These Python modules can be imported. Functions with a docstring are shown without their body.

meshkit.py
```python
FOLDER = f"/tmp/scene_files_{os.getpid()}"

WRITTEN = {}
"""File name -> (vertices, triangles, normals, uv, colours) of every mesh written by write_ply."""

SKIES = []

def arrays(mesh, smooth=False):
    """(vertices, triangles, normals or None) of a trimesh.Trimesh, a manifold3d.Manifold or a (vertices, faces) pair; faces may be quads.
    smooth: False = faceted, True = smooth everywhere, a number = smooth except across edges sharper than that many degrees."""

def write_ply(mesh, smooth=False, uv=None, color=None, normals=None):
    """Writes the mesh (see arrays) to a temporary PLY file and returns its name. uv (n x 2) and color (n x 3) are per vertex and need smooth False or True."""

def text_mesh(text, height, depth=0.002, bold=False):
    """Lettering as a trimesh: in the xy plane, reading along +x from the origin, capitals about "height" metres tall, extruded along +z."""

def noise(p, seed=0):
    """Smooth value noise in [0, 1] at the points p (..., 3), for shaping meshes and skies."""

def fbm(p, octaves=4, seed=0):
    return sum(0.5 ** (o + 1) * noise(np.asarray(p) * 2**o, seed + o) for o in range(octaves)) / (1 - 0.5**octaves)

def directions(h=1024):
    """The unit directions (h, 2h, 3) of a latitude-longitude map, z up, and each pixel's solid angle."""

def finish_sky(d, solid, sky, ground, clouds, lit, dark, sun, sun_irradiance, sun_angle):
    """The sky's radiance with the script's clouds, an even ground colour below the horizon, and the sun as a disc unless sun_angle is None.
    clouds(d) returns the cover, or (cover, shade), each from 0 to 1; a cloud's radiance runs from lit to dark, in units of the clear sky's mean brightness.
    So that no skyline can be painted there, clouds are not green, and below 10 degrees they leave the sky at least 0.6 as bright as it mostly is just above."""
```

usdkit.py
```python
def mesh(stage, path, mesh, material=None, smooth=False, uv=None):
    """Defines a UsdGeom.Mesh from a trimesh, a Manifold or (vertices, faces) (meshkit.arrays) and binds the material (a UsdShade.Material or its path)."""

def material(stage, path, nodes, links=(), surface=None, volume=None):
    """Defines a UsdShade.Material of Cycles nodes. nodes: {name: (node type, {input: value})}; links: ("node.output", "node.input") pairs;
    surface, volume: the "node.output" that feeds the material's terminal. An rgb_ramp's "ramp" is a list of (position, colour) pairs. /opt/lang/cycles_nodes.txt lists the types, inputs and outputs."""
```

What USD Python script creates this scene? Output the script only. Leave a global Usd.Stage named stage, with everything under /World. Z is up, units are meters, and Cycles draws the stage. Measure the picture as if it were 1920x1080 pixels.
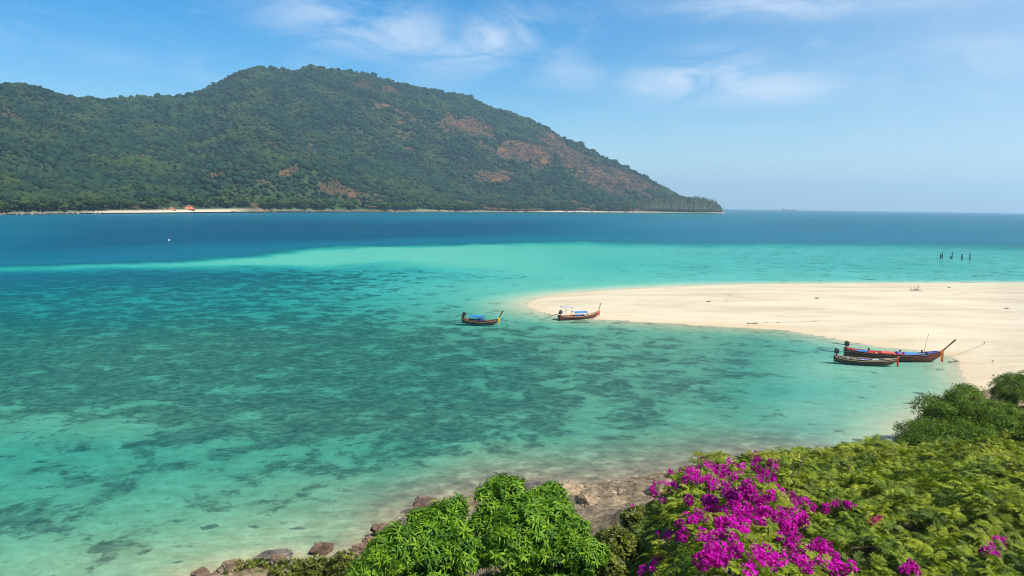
import math
import numpy as np
import trimesh
import shapely
from shapely.geometry import Polygon
from scipy.spatial import cKDTree
from scipy.spatial.transform import Rotation
from scipy.interpolate import LinearNDInterpolator
from scipy.ndimage import gaussian_filter
import usdkit
import meshkit
from pxr import Gf, Sdf, Usd, UsdGeom, UsdLux, UsdShade, Vt

stage = Usd.Stage.CreateInMemory()
UsdGeom.SetStageUpAxis(stage, "Z")
UsdGeom.SetStageMetersPerUnit(stage, 1.0)
UsdGeom.Xform.Define(stage, "/World")
UsdGeom.Scope.Define(stage, "/World/Looks")
T = Sdf.ValueTypeNames

# ------------------------------------------------------------------ camera
EYE = np.array([0.0, 0.0, 18.0])
FPX = 1507.0                       # focal length in pixels of the 1920 wide photograph
PITCH = math.atan((540 - 385.3) / FPX)
ROLL = 0.0135
EXPOSURE = 0.98
fwd = np.array([0, math.cos(PITCH), -math.sin(PITCH)])
_r, _u = np.array([1.0, 0, 0]), np.array([0, math.sin(PITCH), math.cos(PITCH)])
rgt = math.cos(ROLL) * _r + math.sin(ROLL) * _u
upv = math.cos(ROLL) * _u - math.sin(ROLL) * _r
cam = UsdGeom.Camera.Define(stage, "/World/camera")
cam.CreateHorizontalApertureAttr(36.0)
cam.CreateVerticalApertureAttr(36.0 * 9 / 16)
cam.CreateFocalLengthAttr(36.0 * FPX / 1920)
cam.CreateClippingRangeAttr(Gf.Vec2f(0.1, 200000))
cam.CreateExposureAttr(EXPOSURE)
M = Gf.Matrix4d(*rgt, 0, *upv, 0, *(-fwd), 0, *EYE, 1)
cam.AddTransformOp().Set(M)


def project(p):
    d = np.asarray(p, float) - EYE
    z = d @ fwd
    z = np.where(z > 0.05, z, 0.05)
    return 960 + FPX * (d @ rgt) / z, 540 - FPX * (d @ upv) / z


def ray(u, v):
    u, v = np.asarray(u, float), np.asarray(v, float)
    return fwd + ((u - 960) / FPX)[..., None] * rgt - ((v - 540) / FPX)[..., None] * upv


def ground(u, v, z=0.0):
    """The point at height z seen at pixel (u, v) of the photograph."""
    d = ray(u, v)
    return EYE + d * ((z - EYE[2]) / d[..., 2])[..., None]


def at(u, v, y):
    """The point at depth y (metres ahead of the camera) seen at pixel (u, v)."""
    d = ray(u, v)
    return EYE + d * (y / d[..., 1])[..., None]


# ------------------------------------------------------------------ sun and sky
SUN_EL, SUN_AZ = math.radians(50), math.radians(132)
SKY_STRENGTH = 0.068
sun_dir = np.array([math.sin(SUN_AZ) * math.cos(SUN_EL), math.cos(SUN_AZ) * math.cos(SUN_EL), math.sin(SUN_EL)])
sun = UsdLux.DistantLight.Define(stage, "/World/sun")
sun.CreateIntensityAttr(1.22)
sun.CreateAngleAttr(0.53)
sun.CreateNormalizeAttr(True)
sun.CreateColorAttr(Gf.Vec3f(1.0, 0.95, 0.87))
_z = sun_dir
_x = np.cross([0, 0, 1.0], _z); _x /= np.linalg.norm(_x)
_y = np.cross(_z, _x)
sun.AddTransformOp().Set(Gf.Matrix4d(*_x, 0, *_y, 0, *_z, 0, 0, 0, 300, 1))


def build_sky():
    n = {
        "sky": ("sky_texture", {"sky_type": "single_scattering", "sun_disc": False, "sun_elevation": SUN_EL, "sun_rotation": SUN_AZ,
                                "altitude": 20.0, "air_density": 1.0, "aerosol_density": 0.12, "ozone_density": 3.0}),
        "sat": ("hsv", {"hue": 0.5, "saturation": 1.62, "value": 1.0, "fac": 1.0}),
        "tc": ("texture_coordinate", {}),
        "sep": ("separate_xyz", {}),
        "az": ("math", {"math_type": "arctan2"}),
        "el": ("math", {"math_type": "arcsine"}),
        "ae": ("combine_xyz", {}),
        "bg": ("background_shader", {"strength": SKY_STRENGTH}),
    }
    l = [("sky.color", "sat.color"), ("tc.generated", "sep.vector"), ("sep.x", "az.value1"), ("sep.y", "az.value2"), ("sep.z", "el.value1"),
         ("az.value", "ae.x"), ("el.value", "ae.y")]
    # cirrus wisps: long thin noise, thickened in a few broad banks (azimuth and elevation in radians)
    banks = [  # pixel centre, half width, half height (pixels), tilt, peak
        (720, 55, 240, 55, 0.12, 0.8), (900, 85, 130, 55, -0.35, 1.0), (1300, 145, 130, 52, -0.12, 0.85), (1450, 162, 130, 40, -0.08, 0.75),
        (1480, 8, 300, 30, 0.03, 0.5), (1070, 130, 80, 40, 0.25, 0.4), (200, 104, 90, 22, 0.12, 0.22), (1800, 110, 230, 46, -0.05, 0.25)]
    last = None
    for i, (u, v, a, b, tilt, peak) in enumerate(banks):
        d = ray(u, v); d = d / np.linalg.norm(d)
        c = (math.atan2(d[0], d[1]), math.asin(d[2]))
        n[f"o{i}"] = ("vector_math", {"math_type": "subtract", "vector2": (c[0], c[1], 0)})
        n[f"m{i}"] = ("mapping", {"mapping_type": "point", "rotation": (0, 0, tilt), "scale": (1, 1, 1)})
        n[f"s{i}"] = ("vector_math", {"math_type": "multiply", "vector2": (FPX / a, FPX / b, 0)})
        n[f"d{i}"] = ("vector_math", {"math_type": "length"})
        n[f"r{i}"] = ("map_range", {"range_type": "smoothstep", "from_min": 1.5, "from_max": 0.0, "to_min": 0.0, "to_max": peak, "clamp": True})
        l += [("ae.vector", f"o{i}.vector1"), (f"o{i}.vector", f"m{i}.vector"), (f"m{i}.vector", f"s{i}.vector1"), (f"s{i}.vector", f"d{i}.vector1"), (f"d{i}.value", f"r{i}.value")]
        if last:
            n[f"x{i}"] = ("math", {"math_type": "maximum"})
            l += [(last, f"x{i}.value1"), (f"r{i}.result", f"x{i}.value2")]
            last = f"x{i}.value"
        else:
            last = f"r{i}.result"
    n |= {
        "wm": ("mapping", {"mapping_type": "point", "rotation": (0, 0, -0.25), "scale": (5, 15, 1)}),
        "wn": ("noise_texture", {"scale": 1.5, "detail": 8.0, "roughness": 0.62, "distortion": 0.9}),
        "wr": ("map_range", {"from_min": 0.34, "from_max": 0.70, "to_min": 0, "to_max": 1, "clamp": True}),
        "thin": ("map_range", {"from_min": 0.50, "from_max": 0.9, "to_min": 0, "to_max": 0.30, "clamp": True}),
        "w": ("math", {"math_type": "multiply"}),
        "wt": ("math", {"math_type": "maximum"}), "veil": ("map_range", {"range_type": "smoothstep", "from_min": -0.05, "from_max": 0.9, "to_min": 0.0, "to_max": 0.40, "clamp": True}), "wv": ("math", {"math_type": "add", "use_clamp": True}),
        "mix": ("mix_color", {"blend_type": "mix", "b": (7.2, 7.6, 8.2)}),
    }
    l += [("ae.vector", "wm.vector"), ("wm.vector", "wn.vector"), ("wn.fac", "wr.value"), ("wn.fac", "thin.value"), ("wr.result", "w.value1"), (last, "w.value2"),
          ("w.value", "wt.value1"), ("thin.result", "wt.value2"), ("az.value", "veil.value"), ("wt.value", "wv.value1"), ("veil.result", "wv.value2"), ("wv.value", "mix.fac"), ("sat.color", "mix.a"), ("mix.result", "bg.color")]
    return usdkit.material(stage, "/World/Looks/sky", n, l, surface="bg.background")


dome = UsdLux.DomeLight.Define(stage, "/World/sky")
dome.CreateIntensityAttr(1.0)
UsdShade.MaterialBindingAPI.Apply(dome.GetPrim()).Bind(build_sky())
dome.GetPrim().SetCustomDataByKey("kind", "structure")


# ------------------------------------------------------------------ helpers
def numbered(parent, name):
    p, k = f"{parent}/{name}", 0
    while stage.GetPrimAtPath(p):
        k += 1
        p = f"{parent}/{name}_{k:03d}"
    return p


_counts = {}


def numbered_fast(parent, name):
    k = _counts.get((parent, name), 0)
    _counts[(parent, name)] = k + 1
    return f"{parent}/{name}" if k == 0 else f"{parent}/{name}_{k:03d}"


def tag(prim, label=None, cat=None, group=None, kind=None):
    prim = prim if isinstance(prim, Usd.Prim) else prim.GetPrim()
    for k, x in (("label", label), ("category", cat), ("group", group), ("kind", kind)):
        if x:
            prim.SetCustomDataByKey(k, x)
    return prim


def thing(name, label, cat, loc=(0, 0, 0), rotz=0.0, group=None, tilt=None):
    x = UsdGeom.Xform.Define(stage, numbered_fast("/World", name))
    x.AddTranslateOp().Set(Gf.Vec3d(*map(float, loc)))
    if rotz or tilt:
        x.AddRotateXYZOp().Set(Gf.Vec3f(*(tilt or (0, 0)), math.degrees(rotz)))
    tag(x, label, cat, group)
    return x.GetPath().pathString


def obj(name, mesh, m, parent="/World", smooth=False, label=None):
    o = usdkit.mesh(stage, numbered_fast(parent, name), mesh, m, smooth)
    if label:
        tag(o, label)
    return o


def copy_of(src, name, loc, rotz, scale, label, cat, group):
    x = UsdGeom.Xform.Define(stage, numbered_fast("/World", name))
    x.AddTranslateOp().Set(Gf.Vec3d(*map(float, loc)))
    x.AddRotateZOp().Set(math.degrees(rotz))
    x.AddScaleOp().Set(Gf.Vec3f(*map(float, scale)))
    x.GetPrim().GetReferences().AddInternalReference(src)
    x.GetPrim().SetInstanceable(True)
    tag(x, label, cat, group)
    return x


def primvar(m, name, a):
    UsdGeom.PrimvarsAPI(m).CreatePrimvar(name, T.FloatArray, "vertex").Set(Vt.FloatArray.FromNumpy(np.asarray(a, np.float32)))


def instancer(path, protos, idx, pos, quat, scale, mat):
    """protos: list of (name, mesh, smooth); quat as (x, y, z, w) rows."""
    pi = UsdGeom.PointInstancer.Define(stage, path)
    paths = []
    for k, (nm, me, sm) in enumerate(protos):
        m = mat[k] if isinstance(mat, (list, tuple)) else mat
        paths.append(usdkit.mesh(stage, numbered_fast(path, nm), me, m, sm).GetPath())
    pi.CreatePrototypesRel().SetTargets(paths)
    pi.CreateProtoIndicesAttr(Vt.IntArray.FromNumpy(np.asarray(idx, np.int32)))
    pi.CreatePositionsAttr(Vt.Vec3fArray.FromNumpy(np.asarray(pos, np.float32)))
    pi.CreateOrientationsAttr(Vt.QuathArray([Gf.Quath(float(q[3]), float(q[0]), float(q[1]), float(q[2])) for q in quat]))
    s = np.asarray(scale, np.float32)
    if s.ndim == 1:
        s = np.repeat(s[:, None], 3, 1)
    pi.CreateScalesAttr(Vt.Vec3fArray.FromNumpy(s))
    return pi


def smoothstep(a, b, x):
    t = np.clip((np.asarray(x, float) - a) / (b - a), 0, 1)
    return t * t * (3 - 2 * t)


def mat(name, color, rough=0.6, noise=None, spec=0.4, bump=None, metallic=0.0):
    """A plain procedural material: base colour broken up by object-space noise."""
    n = {"p": ("principled_bsdf", {"roughness": rough, "specular_ior_level": spec, "metallic": metallic})}
    l = []
    c = np.array(color, float)
    sc, amt = noise or (6.0, 0.25)
    n["tc"] = ("texture_coordinate", {})
    n["no"] = ("noise_texture", {"scale": sc, "detail": 5.0, "roughness": 0.65})
    n["rr"] = ("rgb_ramp", {"ramp": [(0.25, tuple(c * (1 - amt))), (0.5, tuple(c)), (0.75, tuple(np.minimum(c * (1 + amt), 0.95)))]})
    l += [("tc.object", "no.vector"), ("no.fac", "rr.fac"), ("rr.color", "p.base_color")]
    if bump:
        n["bn"] = ("noise_texture", {"scale": bump[0], "detail": 6.0, "roughness": 0.65})
        n["b"] = ("bump", {"strength": bump[1], "distance": bump[2]})
        l += [("tc.object", "bn.vector"), ("bn.fac", "b.height"), ("b.normal", "p.normal")]
    return usdkit.material(stage, f"/World/Looks/{name}", n, l, surface="p.BSDF")


def leaf_mat(name, ramp, translucent=0.35, rough=0.45, patch=None, trans_tint=1.3, spec=0.4):
    """Foliage: colour from the instance's random number, mixed with patches by position; light passes through the blades."""
    n = {"oi": ("object_info", {}), "geo": ("geometry", {}),
         "rnd": ("math", {"math_type": "add"}), "isl": ("math", {"math_type": "multiply", "value2": 0.35}), "ob": ("math", {"math_type": "multiply", "value2": 0.65}),
         "rr": ("rgb_ramp", {"ramp": ramp}),
         "p": ("principled_bsdf", {"roughness": rough, "specular_ior_level": spec}),
         "t": ("translucent_bsdf", {}), "tint": ("mix_color", {"blend_type": "multiply", "fac": 1.0, "b": (trans_tint, trans_tint * 1.1, trans_tint * 0.45), "use_clamp": False}),
         "mx": ("mix_closure", {"fac": translucent})}
    l = [("oi.random", "ob.value1"), ("geo.random_per_island", "isl.value1"), ("ob.value", "rnd.value1"), ("isl.value", "rnd.value2"), ("rnd.value", "rr.fac"),
         ("p.BSDF", "mx.closure1"), ("t.BSDF", "mx.closure2")]
    src = "rr.color"
    if patch:
        sc, col, lo, hi, amt = patch
        n["pn"] = ("noise_texture", {"scale": sc, "detail": 4.0, "roughness": 0.6})
        n["pr"] = ("map_range", {"from_min": lo, "from_max": hi, "to_min": 0.0, "to_max": amt, "clamp": True})
        n["pm"] = ("mix_color", {"blend_type": "mix", "b": col})
        l += [("geo.position", "pn.vector"), ("pn.fac", "pr.value"), ("pr.result", "pm.fac"), ("rr.color", "pm.a")]
        src = "pm.result"
    l += [(src, "p.base_color"), (src, "tint.a"), ("tint.result", "t.color")]
    return usdkit.material(stage, f"/World/Looks/{name}", n, l, surface="mx.closure")


# ------------------------------------------------------------------ the lie of the land
def px(points, z=0.0):
    a = np.array(points, float)
    return ground(a[:, 0], a[:, 1], z)[:, :2]


bar_back = px([(2800, 540), (2300, 533), (1920, 530), (1600, 531), (1400, 533), (1300, 536), (1200, 541), (1120, 546), (1050, 552), (1010, 560), (990, 569)])
bar_front = px([(993, 576), (1010, 583), (1040, 589), (1085, 594), (1130, 598), (1200, 602), (1280, 607), (1380, 612), (1480, 619), (1560, 633), (1640, 648), (1720, 656), (1775, 664),
                (1800, 676), (1803, 696), (1812, 716), (1840, 738)])
shore = [(1840, 738), (1790, 752), (1750, 775), (1715, 800), (1690, 826), (1650, 848), (1600, 852), (1450, 856), (1330, 874), (1210, 892), (1130, 905), (1060, 906), (1000, 908), (930, 920), (860, 936), (800, 950), (755, 970),
         (715, 1005), (690, 1022), (650, 1040), (590, 1050), (530, 1050), (470, 1058), (380, 1078)]
headland_shore = px(shore)
left_out = np.array([(-15.5, 34), (-17, 28), (-24, 12), (-40, -40)], float)
inland = px([(1930, 706), (2100, 694), (2600, 690)])[::-1]
headland_line = np.vstack([inland, headland_shore, left_out])
headland = Polygon(np.vstack([headland_line, [(140, -40)], [(180, 60)]]))
if not headland.is_valid:
    headland = headland.buffer(0)
bar_poly = Polygon(np.vstack([bar_back, bar_front, [(60, 70)], px([(2100, 715), (2800, 715)])]))
if not bar_poly.is_valid:
    bar_poly = bar_poly.buffer(0)
land = shapely.union(headland.buffer(0.12), bar_poly).buffer(-0.1)


def dense(poly, step=0.35):
    ring = poly.exterior if poly.geom_type == "Polygon" else max(poly.geoms, key=lambda g: g.area).exterior
    k = np.linspace(0, ring.length, int(ring.length / step))
    return shapely.get_coordinates(shapely.line_interpolate_point(ring, k))


t_head, t_land = cKDTree(dense(headland)), cKDTree(dense(land))


def sdist(poly, tree, x, y):
    d = tree.query(np.stack([x, y], -1))[0]
    return np.where(shapely.contains_xy(poly, x, y), d, -d)


PROFILE = ([0, 1.2, 5, 8, 17, 26, 35, 45, 70, 120], [0, 0.35, 0.9, 1.6, 4.3, 7.3, 10.2, 13.2, 15.0, 20])


def terrain(x, y):
    """Height of the ground at world points, and (distance inland on the headland, distance inland on any land)."""
    x, y = np.asarray(x, float), np.asarray(y, float)
    dh, dl = sdist(headland, t_head, x, y), sdist(land, t_land, x, y)
    p = np.stack([x, y, 0 * x], -1)
    rough = meshkit.fbm(p * 0.22, 4, 3) - 0.5
    fine = meshkit.fbm(p * 1.1, 3, 9) - 0.5
    side = np.interp(x / np.maximum(y, 6), [-0.2, 0.0, 0.12, 0.22, 0.30, 0.42, 0.5, 0.6, 0.75], [0.72, 0.74, 0.92, 1.20, 1.20, 1.0, 0.96, 0.93, 0.86])
    zh = np.interp(np.maximum(dh, 0), *PROFILE) * side + np.clip(dh / 6, 0, 1) * (1.3 * rough + 0.4 * fine)
    jag = 0.5 - np.abs(meshkit.fbm(p * 0.55, 3, 23) - 0.5) * 2 + 0.5 * (meshkit.fbm(p * 1.9, 3, 29) - 0.5)
    zh = zh + smoothstep(0.2, 1.5, dh) * (1 - smoothstep(5, 10, dh)) * 0.75 * (jag - 0.3)
    zb = 0.85 * (1 - np.exp(-np.maximum(dl, 0) / 11)) + 0.02 + np.clip(dl / 8, 0, 1) * 0.10 * (meshkit.fbm(p * 0.06, 3, 5) - 0.5)
    zin = np.where(dh > 0, np.maximum(zh, np.minimum(zb, 0.3 + 0.1 * dh)), zb)
    zout = -np.minimum(0.04 * -dl, 0.22 + 0.012 * -dl)
    rr = np.hypot(x, y)
    zout = np.maximum(zout, -np.interp(rr, [0, 50, 100, 160, 300, 600], [1.2, 1.0, 0.55, 0.30, 0.14, 0.10])) * (1 + np.clip(-dl / 12, 0, 1) * 0.5 * (meshkit.fbm(p * 0.3, 3, 17) - 0.5))
    return np.where(dl > 0, zin, np.minimum(zout, -0.004)), dh, dl


def polar_grid(az, dep):
    a, d = np.meshgrid(az, dep, indexing="xy")
    r = EYE[2] / np.tan(d)
    x, y = r * np.sin(a), r * np.cos(a)
    k = np.arange(a.size).reshape(a.shape)
    q = np.stack([k[:-1, :-1], k[1:, :-1], k[1:, 1:], k[:-1, 1:]], -1).reshape(-1, 4)
    return x, y, q


D2R = math.pi / 180
# optical depth of the water and cover of coral, as seen in the photograph
CP = np.array([
    # u, v, depth, coral
    (-700, 398, 11, .1), (0, 400, 11, .1), (500, 400, 9, .1), (900, 401, 6, .1), (1150, 401, 4, 0), (1290, 402, 3.5, 0), (1380, 402, 7, 0), (1600, 402, 14, 0), (2700, 402, 14, 0),
    (-700, 425, 26, .1), (500, 425, 26, .1), (1000, 422, 22, .1), (1500, 422, 16, .1), (2700, 422, 14, .1),
    (-700, 450, 26, .2), (300, 448, 26, .2), (700, 444, 22, .2), (1100, 442, 15, .1), (1500, 444, 13, .1), (2000, 446, 10, .1), (2700, 450, 10, .1),
    (-700, 478, 16, .3), (0, 476, 17, .3), (300, 468, 15, .3), (600, 460, 11, .2), (1000, 466, 2.4, .12), (1500, 470, 2.8, .28), (2000, 478, 2.8, .34), (2700, 478, 3, .2),
    (-700, 515, 6, .9), (0, 515, 5.5, .9), (300, 512, 5.0, .85), (600, 508, 4.0, .7), (800, 510, 2.8, .45), (1000, 508, 2.1, .30), (1400, 505, 2.0, .28), (2000, 508, 1.9, .28), (2700, 508, 1.7, .18),
    (-700, 545, 4.6, .7), (0, 545, 4.4, .62), (300, 545, 3.6, .58), (600, 540, 3.0, .56), (760, 545, 2.3, .30), (900, 540, 1.8, .12), (1100, 530, 1.7, .14),
    (-700, 580, 4.2, .7), (0, 580, 3.9, .62), (400, 580, 3.2, .60), (700, 575, 2.5, .40), (850, 575, 2.0, .22), (960, 570, 1.6, .12),
    (-700, 625, 3.5, .75), (0, 625, 3.3, .74), (400, 620, 3.0, .76), (700, 620, 2.8, .72), (900, 620, 2.4, .58), (1100, 615, 2.0, .36), (1250, 640, 2.2, .42), (1400, 645, 1.9, .34),
    (-700, 680, 3.0, .85), (0, 680, 3.0, .84), (400, 680, 2.8, .80), (800, 675, 2.6, .76), (1100, 670, 2.5, .56), (1350, 683, 2.3, .60), (1470, 690, 1.5, .25), (1560, 690, 1.0, .06), (1700, 690, .9, .05),
    (-700, 740, 2.8, .8), (0, 740, 2.8, .80), (300, 735, 2.7, .76), (700, 740, 2.6, .80), (1000, 740, 2.5, .70), (1300, 735, 2.4, .52), (1450, 740, 2.0, .32), (1540, 750, 1.1, .08), (1650, 750, 1.0, .08),
    (-700, 785, 2.5, .4), (0, 785, 2.5, .38), (200, 785, 2.4, .38), (400, 790, 2.4, .74), (700, 785, 2.4, .78), (1000, 790, 2.2, .64), (1300, 790, 2.0, .42), (1430, 800, 1.3, .15), (1560, 810, 1.25, .10),
    (-700, 835, 2.3, .3), (0, 835, 2.3, .32), (200, 835, 2.2, .36), (500, 835, 2.0, .52), (700, 835, 2.0, .60), (1000, 835, 1.7, .45), (1250, 835, 1.3, .28), (1450, 835, .8, .3),
    (-700, 885, 2.1, .35), (0, 885, 2.1, .36), (400, 885, 1.8, .44), (700, 880, 1.5, .36), (900, 872, 1.2, .25), (1100, 868, .9, .1),
    (-700, 945, 1.9, .3), (0, 945, 1.8, .42), (300, 945, 1.5, .46), (600, 935, 1.1, .46), (750, 925, .7, .35),
    (-700, 1000, 1.5, .45), (0, 1000, 1.45, .45), (150, 1000, 1.3, .48), (400, 990, 1.0, .34), (600, 985, .6, .15),
    (-700, 1060, 1.1, .3), (0, 1060, 1.05, .22), (300, 1040, .7, .15), (-700, 1300, .8, .2), (400, 1300, .5, .1), (2700, 1300, .5, 0), (2700, 800, .5, 0), (2700, 620, 1, 0), (-700, 380, 11, 0), (2700, 380, 14, 0)], float)
_s = 1.8   # rows are closer together than columns
f_dep = LinearNDInterpolator(np.stack([CP[:, 0] / 1000, CP[:, 1] / 1000 * 6 * _s], -1), CP[:, 2:4])


def sea_fields(x, y, shape=None):
    """(water depth for colour, coral cover) at world points on the sea."""
    u, v = project(np.stack([x, y, np.zeros_like(x)], -1))
    hz = 372.3 + 0.0135 * u
    v = np.clip(v, hz + 2, 1290)
    u = np.clip(u, -690, 2690)
    o = f_dep(np.stack([u / 1000, v / 1000 * 6 * _s], -1))
    o = np.where(np.isfinite(o), o, [14, 0.0])
    if shape is not None:
        o = np.stack([gaussian_filter(o[..., k], (2.2, 3.0)) for k in (0, 1)], -1)
    dep, cor = o[..., 0], o[..., 1]
    w = meshkit.fbm(np.stack([x / 45, y / 45, 0 * x], -1), 4, 31) - 0.5
    # the pale sandy bank that runs out from the left and widens to the right
    top = np.interp(u, [-700, 0, 150, 300, 450, 600, 750, 900, 1200, 1600, 1920, 2700], [506, 498, 493, 488, 477, 463, 455, 452, 453, 456, 466, 476])
    bot = np.interp(u, [-700, 0, 150, 300, 450, 600, 750, 900, 1050, 1200], [520, 514, 511, 508, 506, 504, 503, 504, 520, 540])
    wf = meshkit.fbm(np.stack([x / 9, y / 14, 0 * x], -1), 3, 37) - 0.5
    wob = 15 * w + 9 * wf
    soft = np.interp(u, [-700, 0, 600, 1200, 2700], [9, 9, 13, 17, 16])
    inside = smoothstep(-soft * 0.7, soft * 0.9, v - top + wob) * (1 - smoothstep(-soft, soft, v - bot + wob)) * (1 - smoothstep(1000, 1300, u))
    bank = np.interp(u, [-700, 0, 200, 400, 600, 800, 1000, 1300], [3.4, 2.9, 2.4, 2.0, 1.8, 1.75, 1.9, 2.4])
    dep = dep * (1 - inside) + np.minimum(dep, bank) * inside
    cor = cor * (1 - 0.95 * inside)
    edge = smoothstep(-soft, soft, v - top + wob) * smoothstep(800, 1100, u)
    dep = np.where(u > 800, dep * (1 - edge * smoothstep(800, 1100, u)) + np.minimum(dep, 2.1) * edge * smoothstep(800, 1100, u), dep)
    dep = dep * (1 + 0.35 * w * smoothstep(0.5, 3, dep))
    dep = dep * (1 - 0.30 * smoothstep(560, 640, v) * smoothstep(860, 780, v) * smoothstep(1450, 1300, u))
    return dep, cor, u, v


def build_ground():
    az = np.linspace(-58, 58, 640) * D2R
    dep = np.concatenate([np.geomspace(0.034, 1.5, 46)[:-1], np.linspace(1.5, 30, 340)[:-1], np.linspace(30, 76, 90)]) * D2R
    x, y, q = polar_grid(az, dep)
    z, dh, dl = terrain(x, y)
    far = np.hypot(x, y) > 420
    z = np.where(far & (dl < 0), np.minimum(z, -0.08), z)
    d, c, u, v = sea_fields(x, y, x.shape)
    shelf = smoothstep(12, 2, -dh + 6 * (meshkit.fbm(np.stack([x / 7, y / 7, 0 * x], -1), 3, 8) - 0.5)) * 0.85 * smoothstep(480, 860, u) * (1 - smoothstep(1450, 1640, u))
    pts = np.stack([x, y, z], -1).reshape(-1, 3)
    dhf, dlf = dh.ravel()[q].max(1), dl.ravel()[q].max(1)
    for name, sel, m, kind in (("hillside", dhf > 0.0, M_SOIL, "structure"), ("beach", (dhf <= 0) & (dlf > 0), M_SAND, "structure"), ("seabed", (dhf <= 0) & (dlf <= 0), M_SEABED, "structure")):
        f = q[sel]
        keep, inv = np.unique(f, return_inverse=True)
        o = usdkit.mesh(stage, f"/World/{name}", (pts[keep], inv.reshape(-1, 4)), m, True)
        primvar(o, "coral", c.ravel()[keep])
        primvar(o, "reefdepth", d.ravel()[keep])
        primvar(o, "shelf", shelf.ravel()[keep])
        primvar(o, "inland", dl.ravel()[keep])
        primvar(o, "algae", (smoothstep(500, 640, v) * (1 - 0.45 * smoothstep(1380, 1560, u + 0.3 * (v - 700)))).ravel()[keep])
        primvar(o, "pebble", (smoothstep(1800, 1960, u) * smoothstep(700, 560, v)).ravel()[keep])
        tag(o, {"hillside": "steep brown earth slope under the shrubs in the foreground", "beach": "pale cream sand spit curving into the turquoise bay", "seabed": "sandy seabed with dark coral patches under clear water"}[name],
            {"hillside": "hillside", "beach": "beach", "seabed": "seabed"}[name], kind=kind)


def build_water():
    az = np.linspace(-58, 58, 420) * D2R
    dep = np.concatenate([np.geomspace(0.034, 0.5, 26)[:-1], np.linspace(0.5, 3.2, 100)[:-1], np.linspace(3.2, 34, 250)]) * D2R
    x, y, q = polar_grid(az, dep)
    d, c, u, v = sea_fields(x, y, x.shape)
    dl = sdist(land, t_land, x, y)
    out = np.maximum(-dl, 0)
    sh = np.interp(u, [600, 900, 1300, 1500, 1650], [0.22, 0.12, 0.12, 0.15, 0.17])
    d = np.minimum(d, 0.03 + sh * out ** 1.05)
    keep_q = q[(dl.ravel()[q] < 2.5).any(1)]
    keep, inv = np.unique(keep_q, return_inverse=True)
    o = usdkit.mesh(stage, "/World/sea", (np.stack([x, y, 0 * x], -1).reshape(-1, 3)[keep], inv.reshape(-1, 4)), M_WATER, True)
    primvar(o, "depth", d.ravel()[keep])
    tag(o, "clear turquoise to deep blue sea water filling the bay", "sea", kind="structure")


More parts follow.
